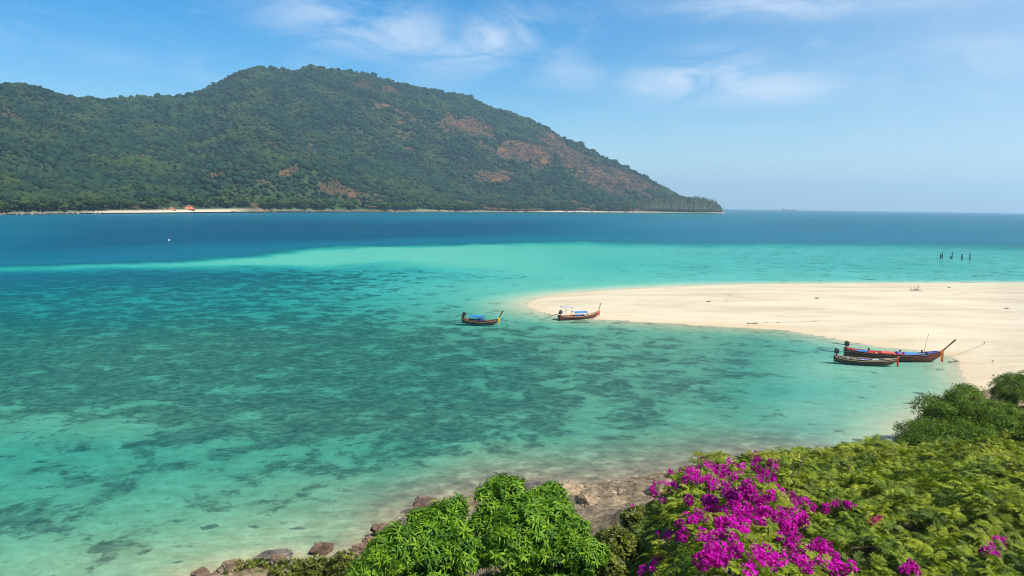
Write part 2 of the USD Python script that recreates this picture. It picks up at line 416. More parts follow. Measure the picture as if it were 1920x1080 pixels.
# ------------------------------------------------------------------ materials of the setting
def setting_materials():
    global M_SOIL, M_SAND, M_SEABED, M_WATER, M_HILL
    M_SOIL = usdkit.material(stage, "/World/Looks/soil", {
        "g": ("geometry", {}), "n1": ("noise_texture", {"scale": 0.9, "detail": 8.0, "roughness": 0.75}), "n2": ("noise_texture", {"scale": 3.0, "detail": 6.0, "roughness": 0.7}),
        "r1": ("rgb_ramp", {"ramp": [(0.33, (0.075, 0.060, 0.035)), (0.5, (0.22, 0.17, 0.105)), (0.66, (0.36, 0.29, 0.19))]}),
        "r2": ("rgb_ramp", {"ramp": [(0.35, (0.45, 0.45, 0.45)), (0.65, (1, 1, 1))]}), "mx": ("mix_color", {"blend_type": "multiply", "fac": 0.8}),
        "b": ("bump", {"strength": 1.0, "distance": 0.25}), "p": ("principled_bsdf", {"roughness": 0.95, "specular_ior_level": 0.15})},
        [("g.position", "n1.vector"), ("g.position", "n2.vector"), ("n1.fac", "r1.fac"), ("n2.fac", "r2.fac"), ("r1.color", "mx.a"), ("r2.color", "mx.b"), ("mx.result", "p.base_color"), ("n2.fac", "b.height"), ("b.normal", "p.normal")], surface="p.BSDF")
    M_SAND = usdkit.material(stage, "/World/Looks/sand", {
        "g": ("geometry", {}), "st": ("mapping", {"mapping_type": "point", "rotation": (0, 0, 0.1), "scale": (0.05, 0.16, 1)}),
        "n1": ("noise_texture", {"scale": 1.0, "detail": 7.0, "roughness": 0.65}), "n2": ("noise_texture", {"scale": 1.6, "detail": 6.0, "roughness": 0.75}),
        "r1": ("rgb_ramp", {"ramp": [(0.32, (0.325, 0.272, 0.180)), (0.5, (0.400, 0.350, 0.250)), (0.68, (0.435, 0.392, 0.295))]}),
        "sp": ("separate_xyz", {}), "inl": ("attribute", {"attribute": "inland"}), "peb": ("attribute", {"attribute": "pebble"}),
        "wj": ("math", {"math_type": "multiply_add", "value2": 5.0, "value3": -2.5}), "wa": ("math", {"math_type": "add"}),
        "wet": ("map_range", {"range_type": "smoothstep", "from_min": 0.2, "from_max": 4.0, "to_min": 1.0, "to_max": 0.0, "clamp": True}),
        "wm": ("mix_color", {"blend_type": "mix", "b": (0.40, 0.31, 0.20)}), "wf": ("math", {"math_type": "multiply", "value2": 0.6}),
        "pm": ("mix_color", {"blend_type": "mix", "b": (0.27, 0.24, 0.20)}), "pf": ("math", {"math_type": "multiply"}),
        "pr": ("map_range", {"from_min": 0.35, "from_max": 0.7, "to_min": 0.0, "to_max": 0.9, "clamp": True}),
        "b": ("bump", {"strength": 0.6, "distance": 0.12}), "p": ("principled_bsdf", {"roughness": 0.9, "specular_ior_level": 0.2})},
        [("g.position", "st.vector"), ("st.vector", "n1.vector"), ("g.position", "n2.vector"), ("n1.fac", "r1.fac"), ("n1.fac", "wj.value1"), ("inl.fac", "wa.value1"), ("wj.value", "wa.value2"), ("wa.value", "wet.value"),
         ("wet.result", "wf.value1"), ("wf.value", "wm.fac"), ("r1.color", "wm.a"), ("wm.result", "pm.a"), ("n2.fac", "pr.value"), ("pr.result", "pf.value1"), ("peb.fac", "pf.value2"), ("pf.value", "pm.fac"),
         ("pm.result", "p.base_color"), ("n2.fac", "b.height"), ("b.normal", "p.normal")], surface="p.BSDF")
    M_SEABED = usdkit.material(stage, "/World/Looks/seabed", {
        "g": ("geometry", {}), "cov": ("attribute", {"attribute": "coral"}), "rd": ("attribute", {"attribute": "reefdepth"}), "sh": ("attribute", {"attribute": "shelf"}),
        "n1": ("noise_texture", {"scale": 0.21, "detail": 9.0, "roughness": 0.72, "distortion": 0.3}),
        "n2": ("noise_texture", {"scale": 0.62, "detail": 7.0, "roughness": 0.75}),
        "n4": ("noise_texture", {"scale": 1.1, "detail": 5.0, "roughness": 0.7}),
        "n3": ("noise_texture", {"scale": 0.06, "detail": 4.0, "roughness": 0.6}),
        "a1": ("math", {"math_type": "multiply", "value2": 0.66}), "a2": ("math", {"math_type": "multiply_add", "value2": 0.34}),
        "c1": ("math", {"math_type": "multiply_add", "value2": 0.225, "value3": -0.128}), "s": ("math", {"math_type": "add"}),
        "k": ("map_range", {"range_type": "smoothstep", "from_min": 0.452, "from_max": 0.532, "to_min": 0.0, "to_max": 1.0, "clamp": True}),
        "sand": ("rgb_ramp", {"ramp": [(0.3, (0.34, 0.325, 0.25)), (0.7, (0.45, 0.43, 0.34))]}),
        "alg": ("attribute", {"attribute": "algae"}), "am": ("mix_color", {"blend_type": "mix"}), "green": ("rgb_ramp", {"ramp": [(0.3, (0.165, 0.15, 0.088)), (0.5, (0.245, 0.222, 0.135)), (0.7, (0.33, 0.30, 0.19))]}),
        "white": ("mix_color", {"blend_type": "mix", "b": (0.46, 0.395, 0.28)}), "wf": ("map_range", {"from_min": 0.30, "from_max": 0.04, "to_min": 0.0, "to_max": 0.9, "clamp": True}),
        "coral": ("rgb_ramp", {"ramp": [(0.34, (0.034, 0.034, 0.026)), (0.5, (0.088, 0.076, 0.050)), (0.66, (0.185, 0.155, 0.095))]}),
        "mx": ("mix_color", {"blend_type": "mix"}), "kf": ("math", {"math_type": "multiply", "value2": 0.88}),
        "rock": ("rgb_ramp", {"ramp": [(0.32, (0.055, 0.048, 0.040)), (0.52, (0.145, 0.118, 0.085)), (0.70, (0.30, 0.255, 0.17))]}),
        "rm": ("mix_color", {"blend_type": "mix"}),
        "p": ("diffuse_bsdf", {"roughness": 0.5})},
        [("g.position", "n1.vector"), ("g.position", "n2.vector"), ("g.position", "n3.vector"), ("n1.fac", "a1.value1"), ("n2.fac", "a2.value1"), ("a1.value", "a2.value3"), ("cov.fac", "c1.value1"), ("a2.value", "s.value1"), ("c1.value", "s.value2"),
         ("s.value", "k.value"), ("n3.fac", "sand.fac"), ("cov.fac", "wf.value"), ("wf.result", "white.fac"), ("sand.color", "white.a"), ("white.result", "am.a"), ("n2.fac", "green.fac"), ("green.color", "am.b"), ("alg.fac", "am.fac"), ("n4.fac", "coral.fac"), ("g.position", "n4.vector"), ("k.result", "kf.value1"), ("kf.value", "mx.fac"),
         ("am.result", "mx.a"), ("coral.color", "mx.b"), ("mx.result", "rm.a"), ("n2.fac", "rock.fac"), ("rock.color", "rm.b"), ("sh.fac", "rm.fac"), ("rm.result", "p.color")], surface="p.BSDF")
    n = {"d": ("attribute", {"attribute": "depth"})}
    l = []
    for c, base in zip("rgb", (0.59, 0.929, 0.953)):
        n["k" + c] = ("math", {"math_type": "power", "value1": base})
        l += [("d.fac", f"k{c}.value2"), (f"k{c}.value", f"cc.{c}")]
    n |= {"cc": ("combine_color", {"color_type": "rgb"}),
          "ds": ("math", {"math_type": "multiply", "value2": 0.167}), "dp": ("math", {"math_type": "power", "value2": 2.1}), "dn": ("math", {"math_type": "multiply", "value2": -1.0}),
          "sc": ("math", {"math_type": "exponent"}), "w": ("math", {"math_type": "subtract", "value1": 1.0}),
          "clear": ("transparent_bsdf", {}), "deep": ("diffuse_bsdf", {}), "dr": ("map_range", {"from_min": 7.0, "from_max": 22.0, "to_min": 0.0, "to_max": 1.0, "clamp": True}), "dc": ("mix_color", {"blend_type": "mix", "a": (0.002, 0.108, 0.165), "b": (0.0002, 0.056, 0.105)}), "m1": ("mix_closure", {}),
          "g": ("geometry", {}),
          "mp1": ("mapping", {"mapping_type": "point", "rotation": (0, 0, 0.35), "scale": (0.8, 1.7, 1)}),
          "mp2": ("mapping", {"mapping_type": "point", "rotation": (0, 0, -0.2), "scale": (0.10, 0.30, 1)}),
          "w1": ("noise_texture", {"scale": 1.0, "detail": 6.0, "roughness": 0.62, "distortion": 0.4}),
          "w2": ("noise_texture", {"scale": 1.0, "detail": 4.0, "roughness": 0.6, "distortion": 0.3}),
          "ws": ("math", {"math_type": "multiply_add", "value2": 2.5}),
          "b": ("bump", {"strength": 0.55, "distance": 0.22}),
          "fr": ("fresnel", {"IOR": 1.33}), "fs": ("map_range", {"from_min": 0.0, "from_max": 1.0, "to_min": 0.0, "to_max": 0.30, "clamp": True}),
          "gl": ("glossy_bsdf", {"color": (0.8, 0.8, 0.8), "roughness": 0.14}), "m2": ("mix_closure", {})}
    l += [("d.fac", "ds.value1"), ("ds.value", "dp.value1"), ("dp.value", "dn.value1"), ("dn.value", "sc.value1"), ("sc.value", "w.value2"), ("w.value", "m1.fac"), ("cc.color", "clear.color"), ("clear.BSDF", "m1.closure1"), ("deep.BSDF", "m1.closure2"), ("d.fac", "dr.value"), ("dr.result", "dc.fac"), ("dc.result", "deep.color"),
          ("g.position", "mp1.vector"), ("g.position", "mp2.vector"), ("mp1.vector", "w1.vector"), ("mp2.vector", "w2.vector"), ("w2.fac", "ws.value1"), ("w1.fac", "ws.value3"), ("ws.value", "b.height"),
          ("b.normal", "gl.normal"), ("b.normal", "fr.normal"), ("fr.fac", "fs.value"), ("fs.result", "m2.fac"), ("m1.closure", "m2.closure1"), ("gl.BSDF", "m2.closure2"), ("b.normal", "deep.normal")]
    M_WATER = usdkit.material(stage, "/World/Looks/water", n, l, surface="m2.closure")
    M_HILL = usdkit.material(stage, "/World/Looks/hill_ground", {
        "g": ("geometry", {}), "dry": ("attribute", {"attribute": "dry"}), "sandy": ("attribute", {"attribute": "sandy"}),
        "n1": ("noise_texture", {"scale": 0.022, "detail": 9.0, "roughness": 0.75}), "n2": ("noise_texture", {"scale": 0.09, "detail": 5.0, "roughness": 0.7}),
        "green": ("rgb_ramp", {"ramp": [(0.35, (0.016, 0.032, 0.016)), (0.65, (0.036, 0.056, 0.022))]}),
        "brown": ("rgb_ramp", {"ramp": [(0.38, (0.024, 0.027, 0.018)), (0.47, (0.058, 0.038, 0.026)), (0.57, (0.100, 0.052, 0.025)), (0.67, (0.17, 0.088, 0.028))]}),
        "m1": ("mix_color", {"blend_type": "mix"}), "m2": ("mix_color", {"blend_type": "mix", "b": (0.50, 0.44, 0.34)}), "p": ("diffuse_bsdf", {})},
        [("g.position", "n1.vector"), ("g.position", "n2.vector"), ("n2.fac", "green.fac"), ("n1.fac", "brown.fac"), ("dry.fac", "m1.fac"), ("green.color", "m1.a"), ("brown.color", "m1.b"),
         ("sandy.fac", "m2.fac"), ("m1.result", "m2.a"), ("m2.result", "p.color")], surface="p.BSDF")


setting_materials()
build_ground()
build_water()

# ------------------------------------------------------------------ the mountain across the water
SKYLINE = np.array([(-700, 190), (-300, 150), (-120, 165), (0, 155), (35, 154), (75, 160), (110, 170), (150, 183), (180, 181), (200, 183), (260, 181), (330, 178), (380, 168), (410, 155), (440, 140), (465, 128), (490, 124), (520, 128),
                    (560, 128), (585, 123), (600, 121), (625, 128), (660, 133), (680, 134), (710, 143), (750, 155), (800, 165), (850, 173), (880, 180), (920, 200), (960, 211), (1000, 225), (1040, 247), (1060, 258), (1100, 277),
                    (1150, 302), (1200, 325), (1250, 350), (1275, 361), (1300, 364), (1322, 368), (1338, 377), (1350, 389), (1362, 399)], float)
DRY = [  # bare slopes in the photograph: centre, half axes, tilt
    (1000, 288, 100, 27, 0.10), (1090, 312, 100, 36, 0.42), (1185, 342, 80, 20, 0.45), (1150, 355, 55, 14, 0.45), (920, 330, 50, 17, 0.1), (550, 318, 28, 13, -0.1), (880, 235, 66, 20, 0.15), (770, 282, 22, 10, 0.2),
    (262, 247, 20, 5, 0), (268, 290, 7, 9, 0), (405, 328, 18, 5, 0), (580, 280, 6, 18, 0.1), (1180, 392, 40, 4, 0), (505, 383, 50, 4, 0)]
SHORE_R = ([-700, 0, 240, 480, 720, 960, 1200, 1362, 1420], [900, 1043, 1200, 1391, 1690, 2086, 2560, 3000, 3050])


def hill_surface(u, t):
    """World points of the mountain: u = bearing (as the photograph's column at the horizon), t = 0 at the shore, 1 on the ridge, more behind."""
    d = ray(u, 372.3 + 0.0135 * u)
    d = d / np.linalg.norm(d[..., :2], axis=-1, keepdims=True)
    rs = np.interp(u, *SHORE_R)
    rr = rs + np.interp(u, [-700, 0, 400, 900, 1100, 1250, 1320, 1362], [1000, 1150, 1500, 1400, 1000, 620, 260, 30])
    v = np.interp(u, SKYLINE[:, 0], SKYLINE[:, 1])
    canopy = np.interp(u, [0, 1200, 1290, 1362], [8, 9, 25, 14])
    # ridge height whose canopy meets the skyline
    dr = ray(u, v)
    zr = EYE[2] + rr * dr[..., 2] / np.linalg.norm(dr[..., :2], axis=-1) - canopy
    zr = np.maximum(zr, 2.0)
    r = rs + t * (rr - rs)
    x, y = r * d[..., 0], r * d[..., 1]
    p = np.stack([x, y, 0 * x], -1)
    spur = meshkit.fbm(p / 420.0, 4, 41) - 0.5
    ridge = 0.5 - np.abs(meshkit.noise(p / 300.0, 77) - 0.5)
    prof = np.where(t < 1, 0.72 * t + 0.28 * t ** 2.2, 1 - 0.9 * (t - 1))
    foot = np.minimum(rs * 0.0022, 3.5)
    z = foot * np.clip(t / 0.012, -0.5, 1) + (zr - foot) * prof + zr * np.clip(np.sin(np.pi * np.clip(t, 0, 1)), 0, 1) * np.sqrt(np.clip(1.15 - t, 0, 1)) * (0.50 * spur + 0.22 * (ridge - 0.3))
    return np.stack([x, y, z], -1)


def dryness(p):
    u, v = project(p)
    w = meshkit.fbm(p / 150.0, 5, 55) * 0.6 + meshkit.fbm(p / 38.0, 3, 57) * 0.4
    o = np.zeros(len(p))
    for cu, cv, a, b, tl in DRY:
        du, dv = u - cu, v - cv
        X, Y = (du * math.cos(tl) + dv * math.sin(tl)) / a, (-du * math.sin(tl) + dv * math.cos(tl)) / b
        o = np.maximum(o, 1.35 - np.hypot(X, Y))
    return smoothstep(0.10, 1.0, o + 4.4 * (w - 0.5))


def build_hills():
    us = np.linspace(-640, 1361, 420)
    ts = np.concatenate([np.linspace(-0.02, 0.05, 16)[:-1], np.linspace(0.05, 1.0, 130)[:-1], np.linspace(1.0, 1.5, 16)])
    U, Tt = np.meshgrid(us, ts, indexing="xy")
    p = hill_surface(U, Tt)
    k = np.arange(U.size).reshape(U.shape)
    q = np.stack([k[:-1, :-1], k[:-1, 1:], k[1:, 1:], k[1:, :-1]], -1).reshape(-1, 4)
    o = usdkit.mesh(stage, "/World/hills", (p.reshape(-1, 3), q), M_HILL, True)
    f = p.reshape(-1, 3)
    primvar(o, "dry", dryness(f))
    beach = np.interp(U, [-700, -50, 150, 200, 300, 430, 470, 720, 800, 1000, 1040, 1200, 1320, 1362], [0, .2, .25, .9, 1, .9, .2, .1, .35, .3, .9, .6, .2, 1])
    primvar(o, "sandy", (beach * smoothstep(0.011, 0.006, Tt)).ravel())
    tag(o, "forested mountain island with dry bare slopes across the water", "mountain", kind="structure")


build_hills()


def lump(rng, sub, amp, seed, flat=1.0, freq=1.6):
    m = trimesh.creation.icosphere(sub, 1.0)
    v = m.vertices.copy()
    n = meshkit.fbm(v * freq + seed * 7.3, 3, seed) - 0.5
    v *= (1 + amp * 2 * n)[:, None]
    v[:, 2] *= flat
    return trimesh.Trimesh(v, m.faces, process=False)


def forest_crown(seed):
    """A far rainforest crown: several leafy heads of different size on one canopy."""
    rng = np.random.default_rng(seed)
    parts = []
    for k in range(5):
        m = lump(rng, 2 if k == 0 else 1, 0.33, seed * 11 + k, 0.8, 2.2)
        s = 0.8 if k == 0 else rng.uniform(0.3, 0.52)
        m.apply_scale(s)
        a = rng.uniform(0, 6.28)
        m.apply_translation((0, 0, 0) if k == 0 else (0.55 * math.cos(a), 0.55 * math.sin(a), rng.uniform(-0.05, 0.45)))
        parts.append(m)
    return trimesh.util.concatenate(parts)


M_FOREST = leaf_mat("forest_leaves", [(0.0, (0.006, 0.020, 0.015)), (0.35, (0.012, 0.033, 0.019)), (0.7, (0.022, 0.050, 0.021)), (0.9, (0.042, 0.068, 0.024)), (1.0, (0.085, 0.085, 0.040))],
                    translucent=0.15, rough=0.9, patch=(0.009, (0.046, 0.070, 0.019), 0.48, 0.66, 0.75), spec=0.05)
M_SCRUB = leaf_mat("dry_scrub", [(0.0, (0.014, 0.034, 0.016)), (0.35, (0.034, 0.046, 0.026)), (0.6, (0.050, 0.042, 0.032)), (1.0, (0.10, 0.058, 0.028))], translucent=0.1, rough=0.9, spec=0.05)
M_FARTREE = leaf_mat("shore_tree_leaves", [(0.0, (0.022, 0.050, 0.016)), (0.5, (0.045, 0.080, 0.022)), (1.0, (0.085, 0.115, 0.032))], translucent=0.15, rough=0.9, spec=0.05)
M_BARK = mat("bark", (0.14, 0.10, 0.07), 0.9, (4, 0.4))


def yaw_quat(a):
    return np.stack([0 * a, 0 * a, np.sin(a / 2), np.cos(a / 2)], -1)


def build_forest():
    rng = np.random.default_rng(5)
    n = 230000
    u = rng.uniform(-420, 1352, n)
    t = np.sqrt(rng.uniform(0.0, 1.12 ** 2, n) * 0.92 + 0.0002)
    p = hill_surface(u, t)
    t_min = np.interp(u, [-700, 150, 200, 290, 300, 370, 385, 430, 480, 1362], [0.004, 0.004, 0.010, 0.010, 0.02, 0.02, 0.010, 0.010, 0.004, 0.004])
    dry = dryness(p)
    ok = (t > t_min) & (t < 1.06) & (rng.uniform(0, 1, n) > 0.12 * dry)
    # thin to even ground density
    r = np.hypot(p[:, 0], p[:, 1])
    want = np.interp(r, [1000, 1800, 3200, 4500], [5.2, 6.4, 8.2, 9.5])
    # even ground density, with natural clumps: every point kept with the chance that its sampling density calls for
    area = r * np.abs(np.interp(u, *SHORE_R) * 0 + 1)
    near = cKDTree(p[:, :2]).query(p[:, :2], k=9)[0][:, 8]
    dens = 8 / (np.pi * near ** 2)
    ok &= rng.uniform(0, 1, n) < 1.0 / (want ** 2 * dens)
    p, r, dry, u = p[ok], r[ok], dry[ok], u[ok]
    k = len(p)
    s = np.interp(r, [1000, 2000, 4000], [3.9, 5.0, 6.6]) * rng.lognormal(0, 0.30, k)
    s *= 1 - 0.5 * dry
    s *= np.interp(u, [1200, 1330, 1360], [1, 0.9, 0.6])
    zs = s * rng.uniform(0.8, 1.25, k)
    pos = p + np.stack([0 * r, 0 * r, 0.55 * zs], -1)
    green = dry < 0.4
    for name, sel, mm, label, cat, kind in (("forest", green, M_FOREST, "dense dark green rainforest covering the mountain across the bay", "forest", "stuff"),
                                      ("scrub", ~green, M_SCRUB, "sparse dry brown scrub on the bare slopes of the mountain", "scrub", "stuff")):
        c = int(sel.sum())
        pi = instancer("/World/" + name, [("crown", forest_crown(i + 1), True) for i in range(6)], rng.integers(0, 6, c), pos[sel], yaw_quat(rng.uniform(0, 6.28, c)), np.stack([s[sel], s[sel], zs[sel]], -1) * (1 if name == "forest" else 0.60), mm)
        tag(pi, label, cat, kind=kind)
    return len(p)


build_forest()


def taper_tube(points, radii, sides=8, caps=True):
    p = np.asarray(points, float)
    r = np.broadcast_to(np.asarray(radii, float), (len(p),))
    t = np.gradient(p, axis=0); t /= np.linalg.norm(t, axis=1, keepdims=True) + 1e-12
    ref = np.where(np.abs(t[:, 2:]) < 0.9, [0, 0, 1.0], [1.0, 0, 0])
    a = np.cross(t, ref); a /= np.linalg.norm(a, axis=1, keepdims=True) + 1e-12
    b = np.cross(t, a)
    g = np.arange(sides) * 2 * np.pi / sides
    v = (p[:, None] + r[:, None, None] * (np.cos(g)[None, :, None] * a[:, None] + np.sin(g)[None, :, None] * b[:, None])).reshape(-1, 3)
    i, j = np.meshgrid(np.arange(len(p) - 1), np.arange(sides), indexing="ij")
    q = np.stack([i * sides + j, i * sides + (j + 1) % sides, (i + 1) * sides + (j + 1) % sides, (i + 1) * sides + j], -1).reshape(-1, 4)
    f = np.vstack([q[:, [0, 1, 2]], q[:, [0, 2, 3]]])
    if caps:
        n0 = len(v)
        v = np.vstack([v, p[:1], p[-1:]])
        k = np.arange(sides); last = (len(p) - 1) * sides
        f = np.vstack([f, np.stack([np.full(sides, n0), (k + 1) % sides, k], -1), np.stack([np.full(sides, n0 + 1), last + k, last + (k + 1) % sides], -1)])
    m = trimesh.Trimesh(v, f, process=False)
    m.fix_normals() if len(f) < 400 else None
    return m


def leafy_crown(rng, n, shape="round", leaf=0.16):
    """Small faces spread through a unit crown: light and dark clumps with gaps."""
    v, f = [], []
    clumps = rng.normal(size=(14, 3)); clumps /= np.linalg.norm(clumps, axis=1, keepdims=True)
    clumps *= rng.uniform(0.35, 0.85, (14, 1))
    c = clumps[rng.integers(0, 14, n)] + rng.normal(size=(n, 3)) * 0.20
    if shape == "cone":
        h = rng.uniform(0, 1, n) ** 1.2
        a = rng.uniform(0, 6.28, n)
        rad = (1 - h) ** 0.7 * rng.uniform(0.25, 1, n) ** 0.5 * 0.95
        c = np.stack([rad * np.cos(a), rad * np.sin(a), h * 2 - 1], -1)
    d = rng.normal(size=(n, 3)); d /= np.linalg.norm(d, axis=1, keepdims=True)
    e = np.cross(d, rng.normal(size=(n, 3))); e /= np.linalg.norm(e, axis=1, keepdims=True)
    s = leaf * rng.uniform(0.6, 1.3, (n, 1))
    v = np.stack([c - d * s, c + e * s * 0.7, c + d * s, c - e * s * 0.7], 1).reshape(-1, 3)
    k = np.arange(n)[:, None] * 4
    f = np.vstack([k + [0, 1, 2], k + [0, 2, 3]])
    return trimesh.Trimesh(v, f, process=False)


def far_tree_proto(kind, label, cat, group, loc, rotz, scale, seed):
    rng = np.random.default_rng(seed)
    p = thing({"round": "shore_tree", "cone": "casuarina_tree"}[kind], label, cat, loc, rotz, group)
    UsdGeom.Xform(stage.GetPrimAtPath(p)).AddScaleOp().Set(Gf.Vec3f(*map(float, scale)))
    if kind == "round":
        core = forest_crown(40 + seed); core.apply_scale((0.42, 0.42, 0.30)); core.apply_translation((0, 0, 0.62))
        fl = leafy_crown(rng, 260, "round", 0.2); fl.apply_scale((0.52, 0.52, 0.34)); fl.apply_translation((0, 0, 0.66))
        obj("crown", trimesh.util.concatenate([core, fl]), M_FARTREE, p)
        obj("trunk", taper_tube([(0, 0, -0.05), (0.02, 0, 0.2), (0, 0.02, 0.5)], [0.035, 0.028, 0.02], 6), M_BARK, p)
    else:
        core = trimesh.creation.cone(0.15, 0.8, sections=9); core.apply_translation((0, 0, 0.2))
        fl = leafy_crown(rng, 260, "cone", 0.16); fl.apply_scale((0.24, 0.24, 0.42)); fl.apply_translation((0, 0, 0.58))
        obj("crown", trimesh.util.concatenate([core, fl]), M_CAS, p)
        obj("trunk", taper_tube([(0, 0, -0.05), (0, 0, 0.3), (0, 0, 0.9)], [0.02, 0.015, 0.005], 6), M_BARK, p)
    return p


M_CAS = leaf_mat("casuarina_needles", [(0.0, (0.05, 0.068, 0.030)), (0.6, (0.10, 0.115, 0.05)), (1.0, (0.15, 0.15, 0.075))], translucent=0.1, rough=0.8)


def build_far_trees():
    rng = np.random.default_rng(8)
    protos = {}
    lab, grp = "rounded green tree in the front row along the far shore", "trees along the far shore"
    us = np.sort(rng.uniform(-20, 1190, 230))
    for i, u in enumerate(us):
        if (300 < u < 368 and rng.uniform() < 0.7):
            continue
        t = np.interp(u, [0, 150, 200, 290, 300, 370, 385, 430, 480, 1362], [0.005, 0.006, 0.012, 0.012, 0.024, 0.024, 0.012, 0.012, 0.005, 0.005]) + rng.uniform(0, 0.010)
        p = hill_surface(np.array([u]), np.array([t]))[0]
        r = math.hypot(p[0], p[1])
        h = np.interp(r, [1000, 2600], [13, 21]) * rng.uniform(0.7, 1.25)
        sc = (h * rng.uniform(0.9, 1.25), h * rng.uniform(0.9, 1.25), h)
        k = i % 3
        if k not in protos:
            protos[k] = far_tree_proto("round", lab, "tree", grp, p, rng.uniform(0, 6), sc, k + 1)
            P0[protos[k]] = 1
        else:
            copy_of(protos[k], "shore_tree", p, rng.uniform(0, 6), sc, lab, "tree", grp)
    lab, grp = "tall feathery casuarina standing in the row on the low point", "casuarinas on the low point"
    protos = {}
    for i, u in enumerate(np.concatenate([np.linspace(1205, 1354, 62), np.linspace(1216, 1350, 40)])):
        u += rng.uniform(-1.2, 1.2)
        front = i < 62
        p = hill_surface(np.array([u]), np.array([0.03 if front else 0.07]))[0]
        if u > 1300:
            p = hill_surface(np.array([u]), np.array([0.06 if front else 0.3]))[0]
        h = np.interp(u, [1205, 1235, 1300, 1340, 1356], [34, 46, 50, 40, 18]) * rng.uniform(0.86, 1.08) * (1 if front else 0.95)
        sc = (h * rng.uniform(0.55, 0.85),) * 2 + (h,)
        k = i % 2
        if k not in protos:
            protos[k] = far_tree_proto("cone", lab, "tree", grp, p, rng.uniform(0, 6), sc, k + 1)
        else:
            copy_of(protos[k], "casuarina_tree", p, rng.uniform(0, 6), sc, lab, "tree", grp)


P0 = {}


def copy_of(src, name, loc, rotz, scale, label, cat, group):  # noqa: F811  (copies reference the parts of a class prim so that each keeps its own place)
    cls = "/World/" + "_class_" + src.rsplit("/", 1)[1]
    if not stage.GetPrimAtPath(cls):
        c = stage.CreateClassPrim(cls)
        for ch in stage.GetPrimAtPath(src).GetChildren():
            Sdf.CopySpec(stage.GetRootLayer(), ch.GetPath(), stage.GetRootLayer(), Sdf.Path(cls).AppendChild(ch.GetName()))
    x = UsdGeom.Xform.Define(stage, numbered_fast("/World", name))
    x.AddTranslateOp().Set(Gf.Vec3d(*map(float, loc)))
    x.AddRotateZOp().Set(math.degrees(rotz))
    x.AddScaleOp().Set(Gf.Vec3f(*map(float, scale)))
    x.GetPrim().GetReferences().AddInternalReference(cls)
    x.GetPrim().SetInstanceable(True)
    tag(x, label, cat, group)
    return x


build_far_trees()

# ------------------------------------------------------------------ haze
def build_haze():
    b = trimesh.creation.box(bounds=[(-27000, -60, -2.4), (27000, 31000, 900)])
    m = usdkit.material(stage, "/World/Looks/haze", {"v": ("principled_volume", {"color": (0.52, 0.80, 1.0), "density": HAZE, "anisotropy": 0.25})}, [], volume="v.volume")
    o = usdkit.mesh(stage, "/World/haze", b, m)
    tag(o, "thin blue sea haze in the air over the bay", "haze", kind="stuff")


HAZE = 0.00008
build_haze()
#@@OBJECTS@@
# ------------------------------------------------------------------ leaves
def blade(length, width, droop, fold=0.25, segs=3, up=0.0):
    """One leaf from the origin along +x: folded along its midrib, tapering to a point, drooping."""
    s = np.linspace(0, 1, segs + 1)
    x = length * s * (1 - 0.12 * droop * s)
    z = up * length * s - droop * length * s ** 2 * 0.6
    w = width * 0.5 * np.sin(np.pi * np.clip(s * 0.93 + 0.04, 0, 1)) ** 0.8
    mid = np.stack([x, 0 * x, z], -1)
    le = np.stack([x, w, z + fold * w], -1)
    ri = np.stack([x, -w, z + fold * w], -1)
    v = np.concatenate([mid, le, ri])
    n = segs + 1
    f = []
    for k in range(segs):
        f += [[k, k + 1, n + k + 1], [k, n + k + 1, n + k], [k, 2 * n + k, 2 * n + k + 1], [k, 2 * n + k + 1, k + 1]]
    return v, np.array(f)


def spin(v, yaw, pitch=0.0, roll=0.0):
    return Rotation.from_euler("xyz", [roll, -pitch, yaw]).apply(v)


def join(parts):
    vs, fs, n = [], [], 0
    for v, f in parts:
        vs.append(v); fs.append(np.asarray(f) + n); n += len(v)
    return trimesh.Trimesh(np.vstack(vs), np.vstack(fs), process=False)


def rosette(rng, n=11, length=0.24, width=0.06, lo=-0.45, hi=0.9, droop=0.75):
    """A shoot end: leaves in a spray round one point, the inner ones upright, the outer ones drooping."""
    parts = []
    for k in range(n):
        q = (k + 0.5) / n
        pitch = hi + (lo - hi) * q ** 0.8 + rng.normal(0, 0.12)
        v, f = blade(length * rng.uniform(0.75, 1.15), width * rng.uniform(0.8, 1.2), droop * rng.uniform(0.6, 1.3), segs=3)
        v = spin(v, k * 2.4 + rng.normal(0, 0.25), pitch, rng.normal(0, 0.3)) + [0, 0, 0.05 * (1 - q)]
        parts.append((v, f))
    return join(parts)


def frond(rng, length=0.36, pairs=9, leaflet=0.085, droop=0.5):
    """A pinnate leaf along +x: a thin arching rachis with paired leaflets."""
    parts = []
    s = np.linspace(0.0, 1, 5)
    cx, cz = length * s * (1 - 0.1 * droop * s), 0.25 * length * s - droop * length * s ** 2 * 0.75
    w = 0.004
    v = np.concatenate([np.stack([cx, 0 * cx + w, cz], -1), np.stack([cx, 0 * cx - w, cz], -1)])
    f = [[k, 5 + k, 6 + k] for k in range(4)] + [[k, 6 + k, k + 1] for k in range(4)]
    parts.append((v, np.array(f)))
    for k in range(pairs):
        q = 0.14 + 0.86 * (k + 0.5) / pairs
        x, z = np.interp(q, s, cx), np.interp(q, s, cz)
        slope = -2 * droop * 0.75 * q + 0.25
        L = leaflet * (0.75 + 0.5 * math.sin(math.pi * min(q + 0.1, 1))) * rng.uniform(0.85, 1.15)
        for side in (-1, 1):
            v = np.array([[0, 0, 0], [0.5 * L, 0.19 * L, 0.02 * L], [L, 0, -0.18 * L], [0.5 * L, -0.19 * L, -0.04 * L]])
            v = spin(v, side * rng.uniform(1.0, 1.25), rng.uniform(-0.45, 0.05), 0)
            parts.append((v + [x, 0, z], np.array([[0, 1, 2], [0, 2, 3]])))
    return join(parts)


